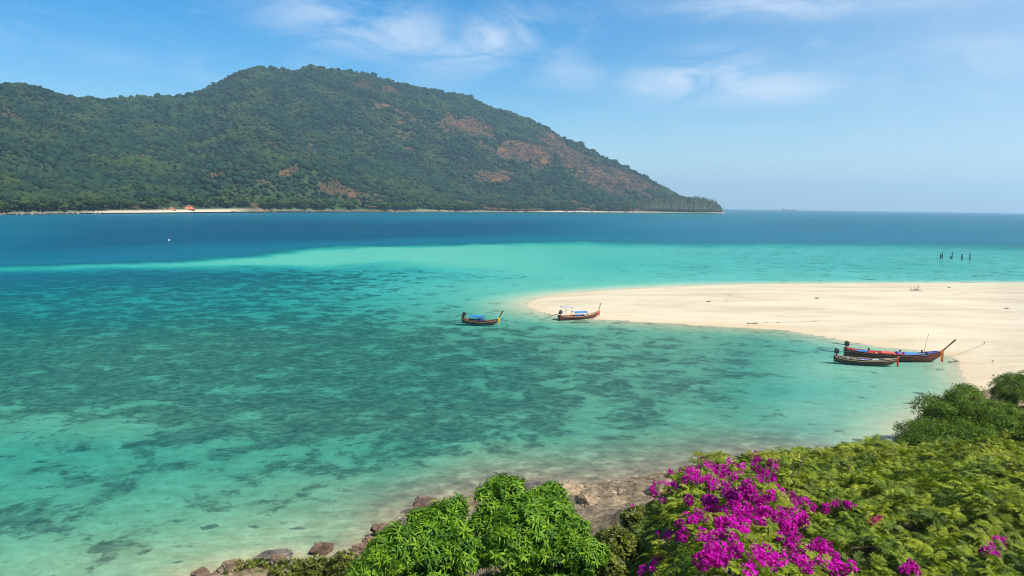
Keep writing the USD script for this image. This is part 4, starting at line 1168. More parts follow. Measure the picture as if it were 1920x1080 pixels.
def build_rocks():
    for a in (
            (505, 1046, 42, 13, "flat grey brown boulder half in the shallows at lower left", M_GREYROCK, 1, 0.0),
            (524, 1060, 30, 16, "rough tan brown boulder just behind the low coastal shrubs", M_PINKROCK, 2, 0.15),
            (440, 1069, 50, 11, "long low pinkish rock ledge at the bottom left shore", M_PINKROCK, 3, 0.05),
            (380, 1075, 22, 10, "leftmost pink rock at the waterline near the bottom edge", M_PINKROCK, 4, 0.0),
            (604, 1036, 30, 19, "domed brown boulder in pale shallow water", M_BROWNROCK, 5, 0.0),
            (640, 1048, 26, 14, "low grey boulder right of the domed boulder", M_GREYROCK, 6, 0.05),
            (662, 1060, 28, 20, "cracked brown boulder at the foot of the pile", M_BROWNROCK, 7, 0.15),
            (700, 1034, 32, 27, "large reddish brown boulder on the pile beside the left bush", M_BROWNROCK, 8, 0.2),
            (722, 1008, 28, 20, "dark brown boulder at the top of the pile touching the bush leaves", M_BROWNROCK, 9, 0.2),
            (678, 1042, 24, 18, "squarish brown boulder at the left of the pile", M_BROWNROCK, 10, 0.15),
            (752, 984, 30, 11, "grey boulder at the waterline left of the bushes", M_GREYROCK, 11, 0.0),
            (800, 946, 50, 13, "long low brown rock reaching into the water above the left bush", M_BROWNROCK, 12, 0.0),
            (776, 961, 26, 9, "dark wet rock under the long low rock", M_GREYROCK, 13, 0.0),
            (1004, 914, 40, 12, "grey flat slab at the waterline right of the bush peak", M_GREYROCK, 14, 0.05),
            (1066, 928, 48, 27, "large tan sandstone outcrop at the shore right of the bush peak", M_TANROCK, 15, 0.15),
            (1034, 942, 36, 19, "tan broken rock below the grey slab", M_TANROCK, 16, 0.15),
            (1098, 948, 28, 18, "small tan rock at the right foot of the sandstone outcrop", M_TANROCK, 17, 0.1),
            (1122, 968, 16, 9, "little grey stone on the bare slope below the outcrop", M_GREYROCK, 18, 0.1),
            (1152, 928, 30, 8, "low tan ledge in the shallows right of the outcrop", M_TANROCK, 19, 0.0)):
        rock(*a[:7], z=a[7], turn=a[6] * 0.7)
    rng = np.random.default_rng(91)
    lab, grp = "small loose brown stone among the rubble along the near shore", "loose stones along the near shore"
    line = np.array([(470, 1062), (590, 1054), (660, 1045), (715, 1010), (760, 975), (860, 942), (1000, 915), (1060, 915), (1130, 915), (1210, 905), (1290, 892)], float)
    for i in range(80):
        q = rng.uniform(0, 1) ** 0.7 * (len(line) - 1)
        u, v = np.interp(q, np.arange(len(line)), line[:, 0]) + rng.normal(0, 14), np.interp(q, np.arange(len(line)), line[:, 1]) + rng.uniform(-10, 40)
        w = rng.uniform(3, 9)
        rock(u, v, w, w * 0.5, lab, (M_TANROCK, M_GREYROCK, M_BROWNROCK)[i % 3], 200 + i % 12, 0.02, "shore_stone", "stone", rng.uniform(0, 6), group=grp)
    for i, (u, v, ru, label) in enumerate((
            (1652, 819, 18, "dark submerged stone nearest the spreading tree, largest of its cluster"), (1612, 826, 17, "flat dark submerged stone left of the largest one in the cluster"), (1622, 838, 10, "small round submerged stone below its cluster"), (1585, 830, 14, "pale edged submerged stone at the left of the cluster"), (1668, 832, 9, "dark submerged stone against the thicket edge below the spreading tree"),
            (1722, 738, 18, "dark flat stone awash near the beach end above the spreading tree"), (1712, 757, 16, "dark submerged stone beside the top of the spreading tree"), (1698, 766, 9, "little submerged stone left of the spreading tree"), (1655, 752, 7, "lone small submerged stone in pale water far from the tree"), (1672, 756, 6, "tiny submerged stone right of the lone small one"),
            (770, 912, 27, "long dark submerged rock above the left bush"), (335, 1056, 22, "oval dark submerged stone left of the pink ledge"), (212, 1027, 17, "dark oblong submerged stone at lower left on pale sand"), (560, 992, 26, "dark submerged reef patch on pale sand above the domed boulder"), (665, 1000, 12, "small submerged stone left of the boulder pile"), (645, 1006, 10, "smaller submerged stone in the pale shallows by the boulder pile"), (330, 1018, 14, "faint submerged stone on the pale sand at lower left"), (396, 990, 24, "broad dark submerged rock in the green shallows at lower left"),
            (480, 990, 20, "dark ragged submerged rock beside the broad one at lower left"))):
        g0 = ground(np.array(float(u)), np.array(float(v)), -0.3)
        rock(u, v, ru, ru * 0.28, label, M_WETROCK, 60 + i, z=min(zg(g0[0], g0[1]) - 0.02, -0.1), name="submerged_stone", cat="stone", turn=i, deep=ru * (0.45 + 0.4 * ((i * 7) % 5) / 4), high=ru * 0.09, wet=True, amp=0.7)


build_rocks()


#@@PART3@@
# ------------------------------------------------------------------ longtail boats
M_WOOD_RED = mat("red_brown_wood", (0.10, 0.034, 0.022), 0.5, (3, 0.45))
M_WOOD_DARK = mat("dark_wood", (0.075, 0.043, 0.028), 0.55, (3, 0.45))
M_WOOD_GREY = mat("weathered_wood", (0.22, 0.19, 0.15), 0.75, (4, 0.3))
M_WOOD_TAN = mat("tan_wood", (0.30, 0.19, 0.10), 0.65, (4, 0.35))
M_RED_PAINT = mat("red_paint", (0.42, 0.028, 0.018), 0.45, (3, 0.3))
M_ORANGE_PAINT = mat("orange_red_paint", (0.50, 0.075, 0.035), 0.45, (3, 0.25))
M_BLUE_TARP = mat("blue_tarp", (0.015, 0.11, 0.38), 0.5, (2.5, 0.3), bump=(4, 0.6, 0.05))
M_SKY_TARP = mat("light_blue_tarp", (0.03, 0.14, 0.33), 0.5, (2.5, 0.25), bump=(4, 0.6, 0.05))
M_BLUE_PAINT = mat("blue_paint", (0.02, 0.07, 0.32), 0.45, (3, 0.3))
M_PURPLE = mat("purple_tarp", (0.07, 0.04, 0.22), 0.6, (3, 0.3))
M_ENGINE = mat("engine_metal", (0.028, 0.034, 0.032), 0.45, (6, 0.4), metallic=0.3)
M_STEEL = mat("shaft_steel", (0.10, 0.115, 0.11), 0.35, (5, 0.3), metallic=0.6)
M_RED_CLOTH = mat("red_cloth", (0.55, 0.03, 0.02), 0.8, (8, 0.3))
M_YELLOW_CLOTH = mat("yellow_cloth", (0.62, 0.44, 0.03), 0.8, (8, 0.25))
M_ORANGE_CLOTH = mat("orange_cloth", (0.60, 0.20, 0.02), 0.8, (8, 0.25))
M_WHITE = mat("white_paint", (0.72, 0.72, 0.70), 0.5, (5, 0.1))
M_ROPE = mat("rope", (0.42, 0.33, 0.17), 0.9, (12, 0.25))
M_RUBBER = mat("black_rubber", (0.02, 0.02, 0.022), 0.7, (5, 0.3))
M_GREYCLOTH = mat("grey_cloth", (0.20, 0.24, 0.27), 0.8, (5, 0.25))


def bar(p, q, w, h):
    """A squared timber from p to q."""
    p, q = np.array(p, float), np.array(q, float)
    L = np.linalg.norm(q - p)
    m = trimesh.creation.box((L, w, h))
    x = (q - p) / L
    y = np.cross([0, 0, 1.0], x)
    y = np.array([0, 1.0, 0]) if np.linalg.norm(y) < 1e-6 else y / np.linalg.norm(y)
    M4 = np.eye(4); M4[:3, 0], M4[:3, 1], M4[:3, 2], M4[:3, 3] = x, y, np.cross(x, y), (p + q) / 2
    m.apply_transform(M4)
    return m


class Hull:
    def __init__(self, L, B, fb, bow=0.55, stern=0.25, draft=0.22):
        self.L, self.B, self.fb, self.bow, self.stern, self.draft = L, B, fb, bow, stern, draft

    def half(self, s):
        return self.B * np.clip(np.where(s < 0.45, 0.62 + 0.38 * np.sin(np.pi / 2 * s / 0.45), np.cos(np.pi / 2 * np.clip((s - 0.45) / 0.56, 0, 1)) ** 0.8), 0.035 / self.B, 1)

    def sheer(self, s):
        return self.fb + self.bow * np.clip((s - 0.5) / 0.5, 0, 1) ** 2.2 + self.stern * np.clip((0.35 - s) / 0.35, 0, 1) ** 1.8

    def keel(self, s):
        return -self.draft + 0.10 * np.clip((0.2 - s) / 0.2, 0, 1) + (self.draft + self.fb * 0.75 + self.bow * 0.6) * np.clip((s - 0.80) / 0.20, 0, 1) ** 2.2

    def shell(self, inset=0.0, lift=0.0, s0=0.0, s1=1.0, n=30, lo=0.0, hi=1.0):
        """The skin as rows of points from the port sheer over the keel to the starboard sheer; lo..hi picks a band of it, from keel (0) to sheer (1)."""
        s = np.linspace(s0, s1, n)
        b, zs, zk = np.maximum(self.half(s) - inset, 0.012), self.sheer(s), self.keel(s) + lift
        tt = np.linspace(lo, hi, 6)
        y = np.sin(np.pi / 2 * tt) ** 0.75
        zf = tt ** 1.7
        if lo == 0:
            tt2 = np.concatenate([-tt[::-1], tt[1:]]); yy = np.concatenate([-y[::-1], y[1:]]); zz = np.concatenate([zf[::-1], zf[1:]])
        else:
            yy, zz = y, zf
        x = s * self.L
        v = np.stack([np.repeat(x[:, None], len(yy), 1), b[:, None] * yy[None], zk[:, None] + (zs - zk)[:, None] * zz[None]], -1)
        m = len(yy)
        i, j = np.meshgrid(np.arange(n - 1), np.arange(m - 1), indexing="ij")
        q = np.stack([i * m + j, i * m + j + 1, (i + 1) * m + j + 1, (i + 1) * m + j], -1).reshape(-1, 4)
        return v.reshape(-1, 3), q, m

    def solid(self):
        vo, qo, m = self.shell()
        vi, qi, _ = self.shell(0.055, 0.07)
        n = len(vo)
        q = [qo[:, ::-1], qi + n]
        rows = len(vo) // m
        e = np.arange(rows - 1)
        for c in (0, m - 1):
            a = np.stack([e * m + c, (e + 1) * m + c, (e + 1) * m + c + n, e * m + c + n], -1)
            q.append(a if c == 0 else a[:, ::-1])
        v = np.vstack([vo, vi])
        tri = np.vstack([np.vstack([x[:, [0, 1, 2]], x[:, [0, 2, 3]]]) for x in q])
        # transom and stem are closed by fans
        for r, flip in ((0, False), (rows - 1, True)):
            k = np.arange(m) + r * m
            c = len(v); v = np.vstack([v, v[k].mean(0)])
            f = np.stack([k[:-1], k[1:], np.full(m - 1, c)], -1)
            f = np.vstack([f, [[k[-1], k[0], c]]])
            tri = np.vstack([tri, f[:, ::-1] if flip else f])
        return trimesh.Trimesh(v, tri, process=False)


def strip(points, width_dir, w):
    """A thin cloth strip along points."""
    p = np.array(points, float); d = np.array(width_dir, float) * w / 2
    v = np.vstack([p - d, p + d]); n = len(p)
    f = [[k, k + 1, n + k + 1] for k in range(n - 1)] + [[k, n + k + 1, n + k] for k in range(n - 1)]
    return trimesh.Trimesh(v, np.array(f), process=False)


def sheet(x0, x1, half, z, sag, thick=0.03, nx=10, ny=7, crown=0.14):
    """A stretched roof cloth, arched across and sagging between its hoops, with thickness."""
    X, Y = np.meshgrid(np.linspace(x0, x1, nx), np.linspace(-half, half, ny), indexing="ij")
    Z = z + crown * (1 - (Y / half) ** 2) - sag * np.abs(np.sin((X - x0) / (x1 - x0) * np.pi * 2)) + 0.03 * (meshkit.noise(np.stack([X * 2, Y * 2, 0 * X], -1), 3) - 0.5)
    a = np.stack([X, Y, Z], -1).reshape(-1, 3); b = a - [0, 0, thick]
    i, j = np.meshgrid(np.arange(nx - 1), np.arange(ny - 1), indexing="ij")
    q = np.stack([i * ny + j, (i + 1) * ny + j, (i + 1) * ny + j + 1, i * ny + j + 1], -1).reshape(-1, 4)
    n = len(a)
    ring = np.concatenate([np.arange(ny), np.arange(1, nx) * ny + ny - 1, (nx - 1) * ny + np.arange(ny - 2, -1, -1), np.arange(nx - 2, 0, -1) * ny])
    r2 = np.roll(ring, -1)
    side = np.stack([ring, ring + n, r2 + n, r2], -1)
    qq = np.vstack([q, q[:, ::-1] + n, side])
    return trimesh.Trimesh(np.vstack([a, b]), np.vstack([qq[:, [0, 1, 2]], qq[:, [0, 2, 3]]]), process=False)


def longtail(label, stern, bow, H, hull_m, inside_m, rail_m, prow_len, prow_rise, ribbons, engine_tilt, shaft_len, extras=None, canopy=None, stripe=None):
    stern, bow = np.array(stern, float), np.array(bow, float)
    d = bow - stern
    p = thing("longtail_boat", label, "boat", (stern[0], stern[1], 0), math.atan2(d[1], d[0]), "longtail boats in the bay")
    L = H.L
    obj("hull", H.solid(), hull_m, p, 50)
    # inner lining, so that the inside has its own colour
    v, q, m = H.shell(0.075, 0.14, 0.03, 0.93, 22)
    obj("lining", (v, q), inside_m, p, True)
    for sd in (-1, 1):
        s = np.linspace(0, 0.985, 26)
        pts = np.stack([s * L, sd * (H.half(s) + 0.012), H.sheer(s) + 0.012], -1)
        obj("gunwale", taper_tube(pts, 0.042, 6), rail_m, p, True)
        if stripe:
            s = np.linspace(0.02, 0.95, 24)
            pts = np.stack([s * L, sd * (H.half(s) * 0.985 + 0.02), H.sheer(s) - 0.17], -1)
            obj("rub_rail", taper_tube(pts, 0.03, 5), stripe, p, True)
    # floor and thwarts
    fl = []
    for k in range(9):
        s = 0.10 + 0.082 * k
        w = float(H.half(np.array([s]))[0]) - 0.1
        b = trimesh.creation.box((0.074 * L, 2 * w * 0.82, 0.03)); b.apply_translation((s * L, 0, 0.05))
        obj("floor_board", b, inside_m, p)
    for k, s in enumerate((0.16, 0.34, 0.52, 0.70, 0.83)):
        w, zz = float(H.half(np.array([s]))[0]) - 0.05, float(H.sheer(np.array([s]))[0]) - 0.10
        b = trimesh.creation.box((0.22, 2 * w, 0.045)); b.apply_translation((s * L, 0, zz))
        obj("thwart", b, M_WOOD_TAN if k % 2 else inside_m, p)
    # raised stem post
    z0, x0 = float(H.sheer(np.array([0.99]))[0]), L * 0.985
    pts = [(x0 - 0.30, 0, z0 - 0.34), (x0 + 0.10, 0, z0 - 0.04), (x0 + 0.45 * prow_len, 0, z0 + 0.40 * prow_rise), (x0 + prow_len, 0, z0 + prow_rise)]
    obj("stem_post", taper_tube(pts, [0.11, 0.10, 0.08, 0.10], 8), rail_m, p, 40)
    for k, (cm, ln) in enumerate(ribbons):
        x, z = x0 + (0.14 + 0.07 * k), z0 + 0.02 + 0.10 * k
        for sd in (-1, 1):
            pts = [(x, sd * 0.11, z + 0.05), (x + 0.02, sd * 0.14, z - 0.3 * ln), (x - 0.01, sd * 0.13, z - 0.65 * ln), (x + 0.03, sd * 0.15, z - ln)]
            obj("ribbon", strip(pts, (1, 0.25 * sd, 0), 0.20), cm, p)
        obj("sash", taper_tube([(x - 0.06, 0, z - 0.02), (x + 0.08, 0, z + 0.04)], 0.135, 9), cm, p, 40)
    # engine on its pivot, long shaft, screw and tiller
    zt = float(H.sheer(np.array([0.0]))[0])
    e = thing_part("engine", p)
    pv = np.array([0.28, 0.0, zt + 0.20])
    dx, dz = -math.cos(engine_tilt), math.sin(engine_tilt)
    ax = np.array([dx, 0, dz])
    blk = trimesh.creation.box((0.52, 0.40, 0.36)); blk.apply_transform(trimesh.transformations.rotation_matrix(engine_tilt, [0, 1, 0])); blk.apply_translation(pv + [0.0, 0, 0.26])
    obj("engine_block", bevelled(blk), M_ENGINE, e, 30)
    hd = trimesh.creation.cylinder(0.14, 0.26, sections=14); hd.apply_translation(pv + [-0.05, 0, 0.52]); obj("air_filter", hd, M_ENGINE, e, 40)
    tk = trimesh.creation.cylinder(0.11, 0.34, sections=12); tk.apply_transform(trimesh.transformations.rotation_matrix(1.5708, [1, 0, 0])); tk.apply_translation(pv + [0.20, 0, 0.46]); obj("fuel_tank", tk, M_RUBBER, e, 40)
    obj("pivot_post", taper_tube([pv - [0, 0, 0.42], pv + [0, 0, 0.12]], 0.06, 8), M_ENGINE, e, 40)
    end = pv + [0, 0, 0.18] + ax * shaft_len
    obj("shaft", taper_tube([pv + [0, 0, 0.18] - ax * 0.2, pv + [0, 0, 0.18] + ax * shaft_len * 0.5, end], [0.055, 0.045, 0.036], 7), M_STEEL, e, 40)
    obj("tiller", taper_tube([pv + [0.1, 0, 0.22], pv + [0.9, 0.05, 0.34 - 0.3 * math.sin(engine_tilt)], pv + [1.55, 0.1, 0.42 - 0.5 * math.sin(engine_tilt)]], 0.028, 6), M_STEEL, e, 40)
    for k in range(3):
        a = k * 2.094
        v, f = blade(0.17, 0.11, 0.1, 0.1, 2)
        R = Rotation.from_euler("xyz", [a, 0.0, 1.5708]).as_matrix()
        v2 = (Rotation.from_euler("x", a).as_matrix() @ (Rotation.from_euler("yx", [-1.5708, 0.5]).apply(v)).T).T
        obj("propeller_blade", (v2 + end, f), M_STEEL, e)
    if canopy:
        cm, s0, s1, h, post_m = canopy
        for s in np.linspace(s0 + 0.01, s1 - 0.01, 3):
            for sd in (-1, 1):
                w, zz = float(H.half(np.array([s]))[0]) - 0.02, float(H.sheer(np.array([s]))[0])
                obj("roof_post", taper_tube([(s * L, sd * w, zz - 0.1), (s * L, sd * w * 0.92, zz + h)], 0.028, 6), post_m, p)
        w = float(H.half(np.array([(s0 + s1) / 2]))[0])
        zz = float(H.sheer(np.array([(s0 + s1) / 2]))[0]) + h
        obj("canopy", sheet(s0 * L - 0.15, s1 * L + 0.15, w * 1.06, zz, 0.05), cm, p, 50)
    if extras:
        extras(p, H)
    return p


def thing_part(name, parent):
    return UsdGeom.Xform.Define(stage, numbered_fast(parent, name)).GetPath().pathString


def bevelled(box):
    """The box with its corners rounded off."""
    import manifold3d as m3
    v = np.array(box.vertices); c = v.mean(0)
    s = trimesh.creation.icosphere(1, 0.05)
    pts = np.vstack([s.vertices + (c + (x - c) * 0.86) for x in v])
    return trimesh.convex.convex_hull(pts)


def wl(u, v):
    return ground(np.array(float(u)), np.array(float(v)), 0.0)


def box_at(c, size, yaw=0.0):
    b = trimesh.creation.box(size)
    b.apply_transform(trimesh.transformations.rotation_matrix(yaw, [0, 0, 1])); b.apply_translation(c)
    return b


def heap(c, r, seed):
    m = boulder(seed, r, 0.25, 2, 0.2)
    m.apply_translation(c)
    return m


def build_boats():
    # far left boat
    a, b = wl(867, 604), wl(934, 608)
    L = float(np.linalg.norm(b - a))

    def ex_a(p, H):
        obj("crate", box_at((0.52 * L, 0.1, 0.42), (0.7, 0.7, 0.5), 0.1), M_BLUE_PAINT, p, 30)
        obj("crate", box_at((0.42 * L, -0.15, 0.40), (0.8, 0.6, 0.45), -0.1), M_BLUE_TARP, p, 30)
        obj("bundle", heap((0.62 * L, 0.0, 0.40), (0.45, 0.4, 0.28), 81), M_RUBBER, p, 40)
        obj("stern_board", box_at((0.06, 0, 0.92), (0.08, 0.85, 0.55)), M_WOOD_DARK, p)
    longtail("longtail boat afloat off the sand spit with blue canopy and yellow prow ribbon", a, b, Hull(L, 0.72, 0.42, 0.42, 0.34), M_WOOD_DARK, M_WOOD_GREY, M_WOOD_RED, 0.85, 1.30,
             [(M_YELLOW_CLOTH, 0.75), (M_YELLOW_CLOTH, 0.6)], -0.25, 1.4, ex_a, (M_BLUE_TARP, 0.26, 0.58, 0.62, M_WOOD_DARK), M_WOOD_TAN)
    # boat at the tip of the spit
    a, b = wl(1048, 599), wl(1122, 595.5)
    L = float(np.linalg.norm(b - a))

    def ex_b(p, H):
        obj("bundle", heap((0.30 * L, 0.05, 0.46), (0.5, 0.45, 0.22), 82), M_ORANGE_PAINT, p, 40)
        obj("crate", box_at((0.45 * L, -0.1, 0.42), (0.9, 0.8, 0.40), 0.1), M_BLUE_PAINT, p, 30)
        obj("crate", box_at((0.58 * L, 0.1, 0.42), (0.6, 0.7, 0.34), 0.0), M_BLUE_TARP, p, 30)
        for k in range(4):
            obj("cushion", box_at(((0.66 + 0.06 * k) * L, 0.0, 0.50), (0.22, 0.8, 0.12)), M_RUBBER if k % 2 else M_WHITE, p, 30)
        obj("awning_post", taper_tube([(0.16 * L, -0.3, 0.4), (0.14 * L, -0.3, 2.0)], 0.03, 6), M_WOOD_GREY, p)
        obj("awning_post", taper_tube([(0.30 * L, -0.3, 0.4), (0.28 * L, -0.3, 1.9)], 0.03, 6), M_WOOD_GREY, p)
        m = sheet(0.04 * L, 0.32 * L, 0.45, 1.98, 0.06)
        m.apply_transform(trimesh.transformations.rotation_matrix(0.06, [0, 1, 0])); obj("awning", m, M_GREYCLOTH, p, 50)
    longtail("longtail boat nosed onto the tip of the sand spit under a light blue canopy", a, b, Hull(L, 0.75, 0.44, 0.62, 0.22), M_WOOD_RED, M_WOOD_TAN, M_WOOD_TAN, 0.55, 1.40,
             [(M_RED_CLOTH, 0.70), (M_ORANGE_CLOTH, 0.4)], -0.26, 3.6, ex_b, (M_SKY_TARP, 0.36, 0.66, 0.62, M_WOOD_TAN), M_WOOD_DARK)
    # large red boat near the beach
    a, b = wl(1582, 667), wl(1765, 678.5)
    L = float(np.linalg.norm(b - a))

    def ex_c(p, H):
        v, q, m = H.shell(0.085, 0.22, 0.12, 0.62, 14)
        obj("red_lining", (v + [0, 0, 0.012], q), M_RED_PAINT, p, True)
        for s, sz, mm in ((0.16, (0.9, 1.1, 0.10), M_BLUE_TARP), (0.22, (0.5, 1.0, 0.14), M_BLUE_TARP)):
            obj("stern_tarp", box_at((s * L, 0, 0.72), sz, 0.1), mm, p, 30)
        obj("deck", box_at((0.46 * L, 0.05, 0.74), (1.5, 1.5, 0.06)), M_ORANGE_PAINT, p)
        obj("bundle", heap((0.565 * L, 0.1, 0.78), (0.55, 0.55, 0.22), 83), M_PURPLE, p, 40)
        X = sheet(0.62 * L, 0.84 * L, 0.66, 0.76, 0.05, crown=0.20)
        obj("fore_tarp", X, M_SKY_TARP, p, 50)
        obj("tarp_edge", heap((0.86 * L, 0.0, 0.98), (0.45, 0.55, 0.16), 84), M_PURPLE, p, 40)
        s = np.linspace(0.83, 0.965, 8)
        for sd in (-1, 1):
            obj("bow_rail", taper_tube(np.stack([s * L, sd * (H.half(s) + 0.02), H.sheer(s) + 0.07], -1), 0.05, 6), M_BLUE_PAINT, p, True)
        for s_, sd in ((0.27, 1), (0.595, 1), (0.81, 1), (0.84, -1)):
            w, zz = float(H.half(np.array([s_]))[0]), float(H.sheer(np.array([s_]))[0])
            k = taper_tube([(s_ * L, sd * w, zz - 0.15), (s_ * L, sd * w, zz + 0.16), (s_ * L, sd * w, zz + 0.30)], [0.07, 0.09, 0.13], 9)
            obj("mooring_bitt", k, M_RUBBER, p, 40)
        obj("flag_pole", taper_tube([(0.825 * L, 0.5, 0.7), (0.845 * L, 0.5, 2.1), (0.86 * L, 0.5, 3.05)], [0.03, 0.022, 0.014], 6), M_WOOD_GREY, p)
        obj("pole_tip", taper_tube([(0.86 * L, 0.5, 3.0), (0.862 * L, 0.5, 3.22)], [0.035, 0.02], 6), M_WOOD_DARK, p)
    longtail("largest longtail boat, red inside with blue foredeck tarp, moored against the beach", a, b, Hull(L, 1.02, 0.66, 0.62, 0.36, 0.3), M_WOOD_RED, M_RED_PAINT, M_WOOD_RED, 1.55, 1.55,
             [(M_ORANGE_CLOTH, 1.0), (M_RED_CLOTH, 1.35)], 0.06, 1.7, ex_c, None, M_WOOD_DARK)
    # the smaller boat alongside it
    a, b = wl(1563, 676), wl(1682, 684)
    L = float(np.linalg.norm(b - a))

    def ex_d(p, H):
        for k, s in enumerate((0.22, 0.45, 0.62)):
            w, zz = float(H.half(np.array([s]))[0]), float(H.sheer(np.array([s]))[0])
            obj("cleat", box_at((s * L, -w, zz + 0.06), (0.16, 0.08, 0.10)), M_WHITE, p)
        obj("net", heap((0.66 * L, 0.05, 0.36), (0.6, 0.4, 0.18), 85), M_GREYCLOTH, p, 40)
        obj("tarp", box_at((0.48 * L, 0.0, 0.38), (1.1, 0.7, 0.05), 0.05), M_PURPLE, p)
        obj("bow_deck", box_at((0.86 * L, 0, 0.62), (0.7, 0.42, 0.04)), M_WOOD_TAN, p)
    longtail("smaller dark brown longtail boat with grey gunwales lying in front of the large red boat", a, b, Hull(L, 0.68, 0.42, 0.34, 0.24), M_WOOD_DARK, M_WOOD_DARK, M_WOOD_GREY, 0.35, 0.26,
             [(M_RED_CLOTH, 0.95)], 0.10, 2.0, ex_d, None, M_WOOD_TAN)


build_boats()


def rope(name, pts, label, r=0.022, cat="rope"):
    m = taper_tube(pts, r, 6)
    o = obj(name, m, M_ROPE, "/World", True)
    tag(o, label, cat)


def sag(p, q, dip, n=14):
    t = np.linspace(0, 1, n)[:, None]
    o = np.array(p) * (1 - t) + np.array(q) * t
    o[:, 2] -= dip * 4 * t[:, 0] * (1 - t[:, 0])
    return o


def build_small():
    # mooring lines and their anchors on the sand
    st = at(1795, 645, 95.5)
    a1 = on_ground(1845, 645.5)
    rope("mooring_rope", sag(st, a1 + [0, 0, 0.05], 0.25), "slack tan mooring rope from the tall prow of the red boat to the sand", 0.03)
    a2 = on_ground(1787, 680)
    g = [on_ground(u, v) + [0, 0, 0.03] for u, v in ((1790, 681), (1815, 680.5), (1840, 681), (1870, 680), (1900, 678.5), (1935, 677))]
    rope("shore_rope", np.array(g), "thin rope lying across the wet sand to the right edge", 0.03)
    for (u, v, label, nm) in ((1787, 680, "dark iron anchor lying in the wet sand below the red prow ribbons", "anchor"), (1845, 645.5, "small wooden stake holding the slack mooring rope", "stake"), (1861, 679.5, "small dark peg holding the thin shore rope", "stake")):
        c = on_ground(u, v)
        if nm == "anchor":
            p = thing(nm, label, "anchor", c)
            obj("shank", taper_tube([(-0.5, 0, 0.06), (0.5, 0, 0.16)], 0.05, 7), M_ENGINE, p, 40)
            for sd in (-1, 1):
                obj("fluke", taper_tube([(0.5, 0, 0.16), (0.45, sd * 0.25, 0.2), (0.2, sd * 0.42, 0.32)], [0.05, 0.045, 0.03], 7), M_ENGINE, p, 40)
            obj("stock", taper_tube([(-0.42, -0.3, 0.1), (-0.42, 0.3, 0.1)], 0.03, 6), M_ENGINE, p, 40)
        else:
            p = thing(nm, label, "stake", c)
            obj("peg", taper_tube([(0, 0, -0.2), (0.02, 0, 0.12), (0.05, 0, 0.30)], [0.07, 0.06, 0.045], 8), M_WOOD_DARK, p, 40)
            obj("knot", taper_tube([(-0.06, 0, 0.06), (0.1, 0, 0.06)], 0.09, 8), M_ROPE, p, 40)
    ba, bb = wl(936, 607), wl(1000, 618)
    rope("anchor_line", sag(ba + [0, 0, 0.75], bb - [0, 0, 0.3], 0.15), "anchor line running from the yellow ribboned prow into the water", 0.02)
    ba, bb = wl(1124, 594.5), on_ground(1185, 592)
    rope("bow_line", sag(ba + [0, 0, 0.9], bb + [0, 0, 0.05], 0.2), "bow line from the boat at the spit tip up onto the sand", 0.02)
    # weathered posts standing in the water
    for i, (u, v, h, w, lean, label) in enumerate((
            (1763, 484, 7, 2.0, 0.1, "leftmost of five dark posts standing in the sea, paired with a neighbour"), (1766.6, 484, 8, 2.2, -0.05, "second post of the close pair at the left of the five sea posts"),
            (1785, 484.5, 11, 1.7, -0.02, "tall thin post with a stump at its foot, middle of the sea posts"), (1803.5, 486.5, 8.5, 2.6, 0.0, "thickest of the five dark posts in the sea"), (1818.5, 488, 12, 1.8, -0.08, "rightmost and tallest of the five dark posts in the sea"))):
        c = wl(u, v); k = np.linalg.norm(c - EYE) / FPX
        p = thing("sea_post", label, "post", c)
        obj("post", taper_tube([(0, 0, -1.0), (lean * 0.4, 0, h * k * 0.5), (lean * h * k * 0.3, 0, h * k)], [w * k * 0.5, w * k * 0.46, w * k * 0.36], 8), M_POST, p, 40)
        if i == 2:
            obj("stump", taper_tube([(-0.5, -0.1, -1.0), (-0.5, -0.1, 0.75)], [0.42, 0.30], 9), M_POST, p, 40)
    # odds and ends on the sand
    c = on_ground(1716, 545)
    p = thing("driftwood", "small grey driftwood stump with upright branches on the sand", "driftwood", c)
    rng = np.random.default_rng(6)
    obj("log", taper_tube([(-1.2, 0, 0.12), (0, 0.1, 0.2), (1.3, 0, 0.12)], [0.10, 0.17, 0.08], 7), M_WOOD_GREY, p, 40)
    for k in range(6):
        b = np.array([rng.uniform(-0.8, 0.8), 0, 0.18])
        obj("branch", taper_tube([b, b + [rng.normal(0, 0.25), rng.normal(0, 0.2), 0.5], b + [rng.normal(0, 0.5), rng.normal(0, 0.3), rng.uniform(0.7, 1.25)]], [0.07, 0.045, 0.02], 6), M_WOOD_GREY, p, 40)
    rock(1532, 560, 5, 2.2, "dark stone alone in the middle of the sand spit", M_BROWNROCK, 90, z=0.05)
    for i, (u, v, label) in enumerate(((1328, 566, "small dark driftwood piece on the left half of the sand spit"), (1779, 540, "tiny dark driftwood scrap near the far edge of the sand"), (1887, 579, "small dark scrap on the sand near the right edge"))):
        c = on_ground(u, v)
        p = thing("driftwood_scrap", label, "driftwood", c)
        obj("stick", taper_tube([(-0.4, 0, 0.05), (0.1, 0.06, 0.12), (0.5, -0.03, 0.05)], [0.05, 0.09, 0.04], 7), M_WOOD_DARK, p, 40)
        obj("stick", taper_tube([(-0.1, -0.3, 0.04), (0.1, 0.0, 0.16), (0.2, 0.35, 0.06)], [0.04, 0.06, 0.03], 7), M_WOOD_DARK, p, 40)
    # wrack lines of dead weed
    rng = np.random.default_rng(77)
    parts = []
    lines = [[(1360, 566), (1364, 556), (1372, 550), (1390, 543), (1420, 538), (1450, 536), (1500, 534)], [(1350, 548), (1375, 556), (1410, 560)], [(1405, 606), (1440, 605), (1500, 604), (1545, 601)], [(1400, 606), (1420, 607)], [(1790, 552), (1830, 545)]]
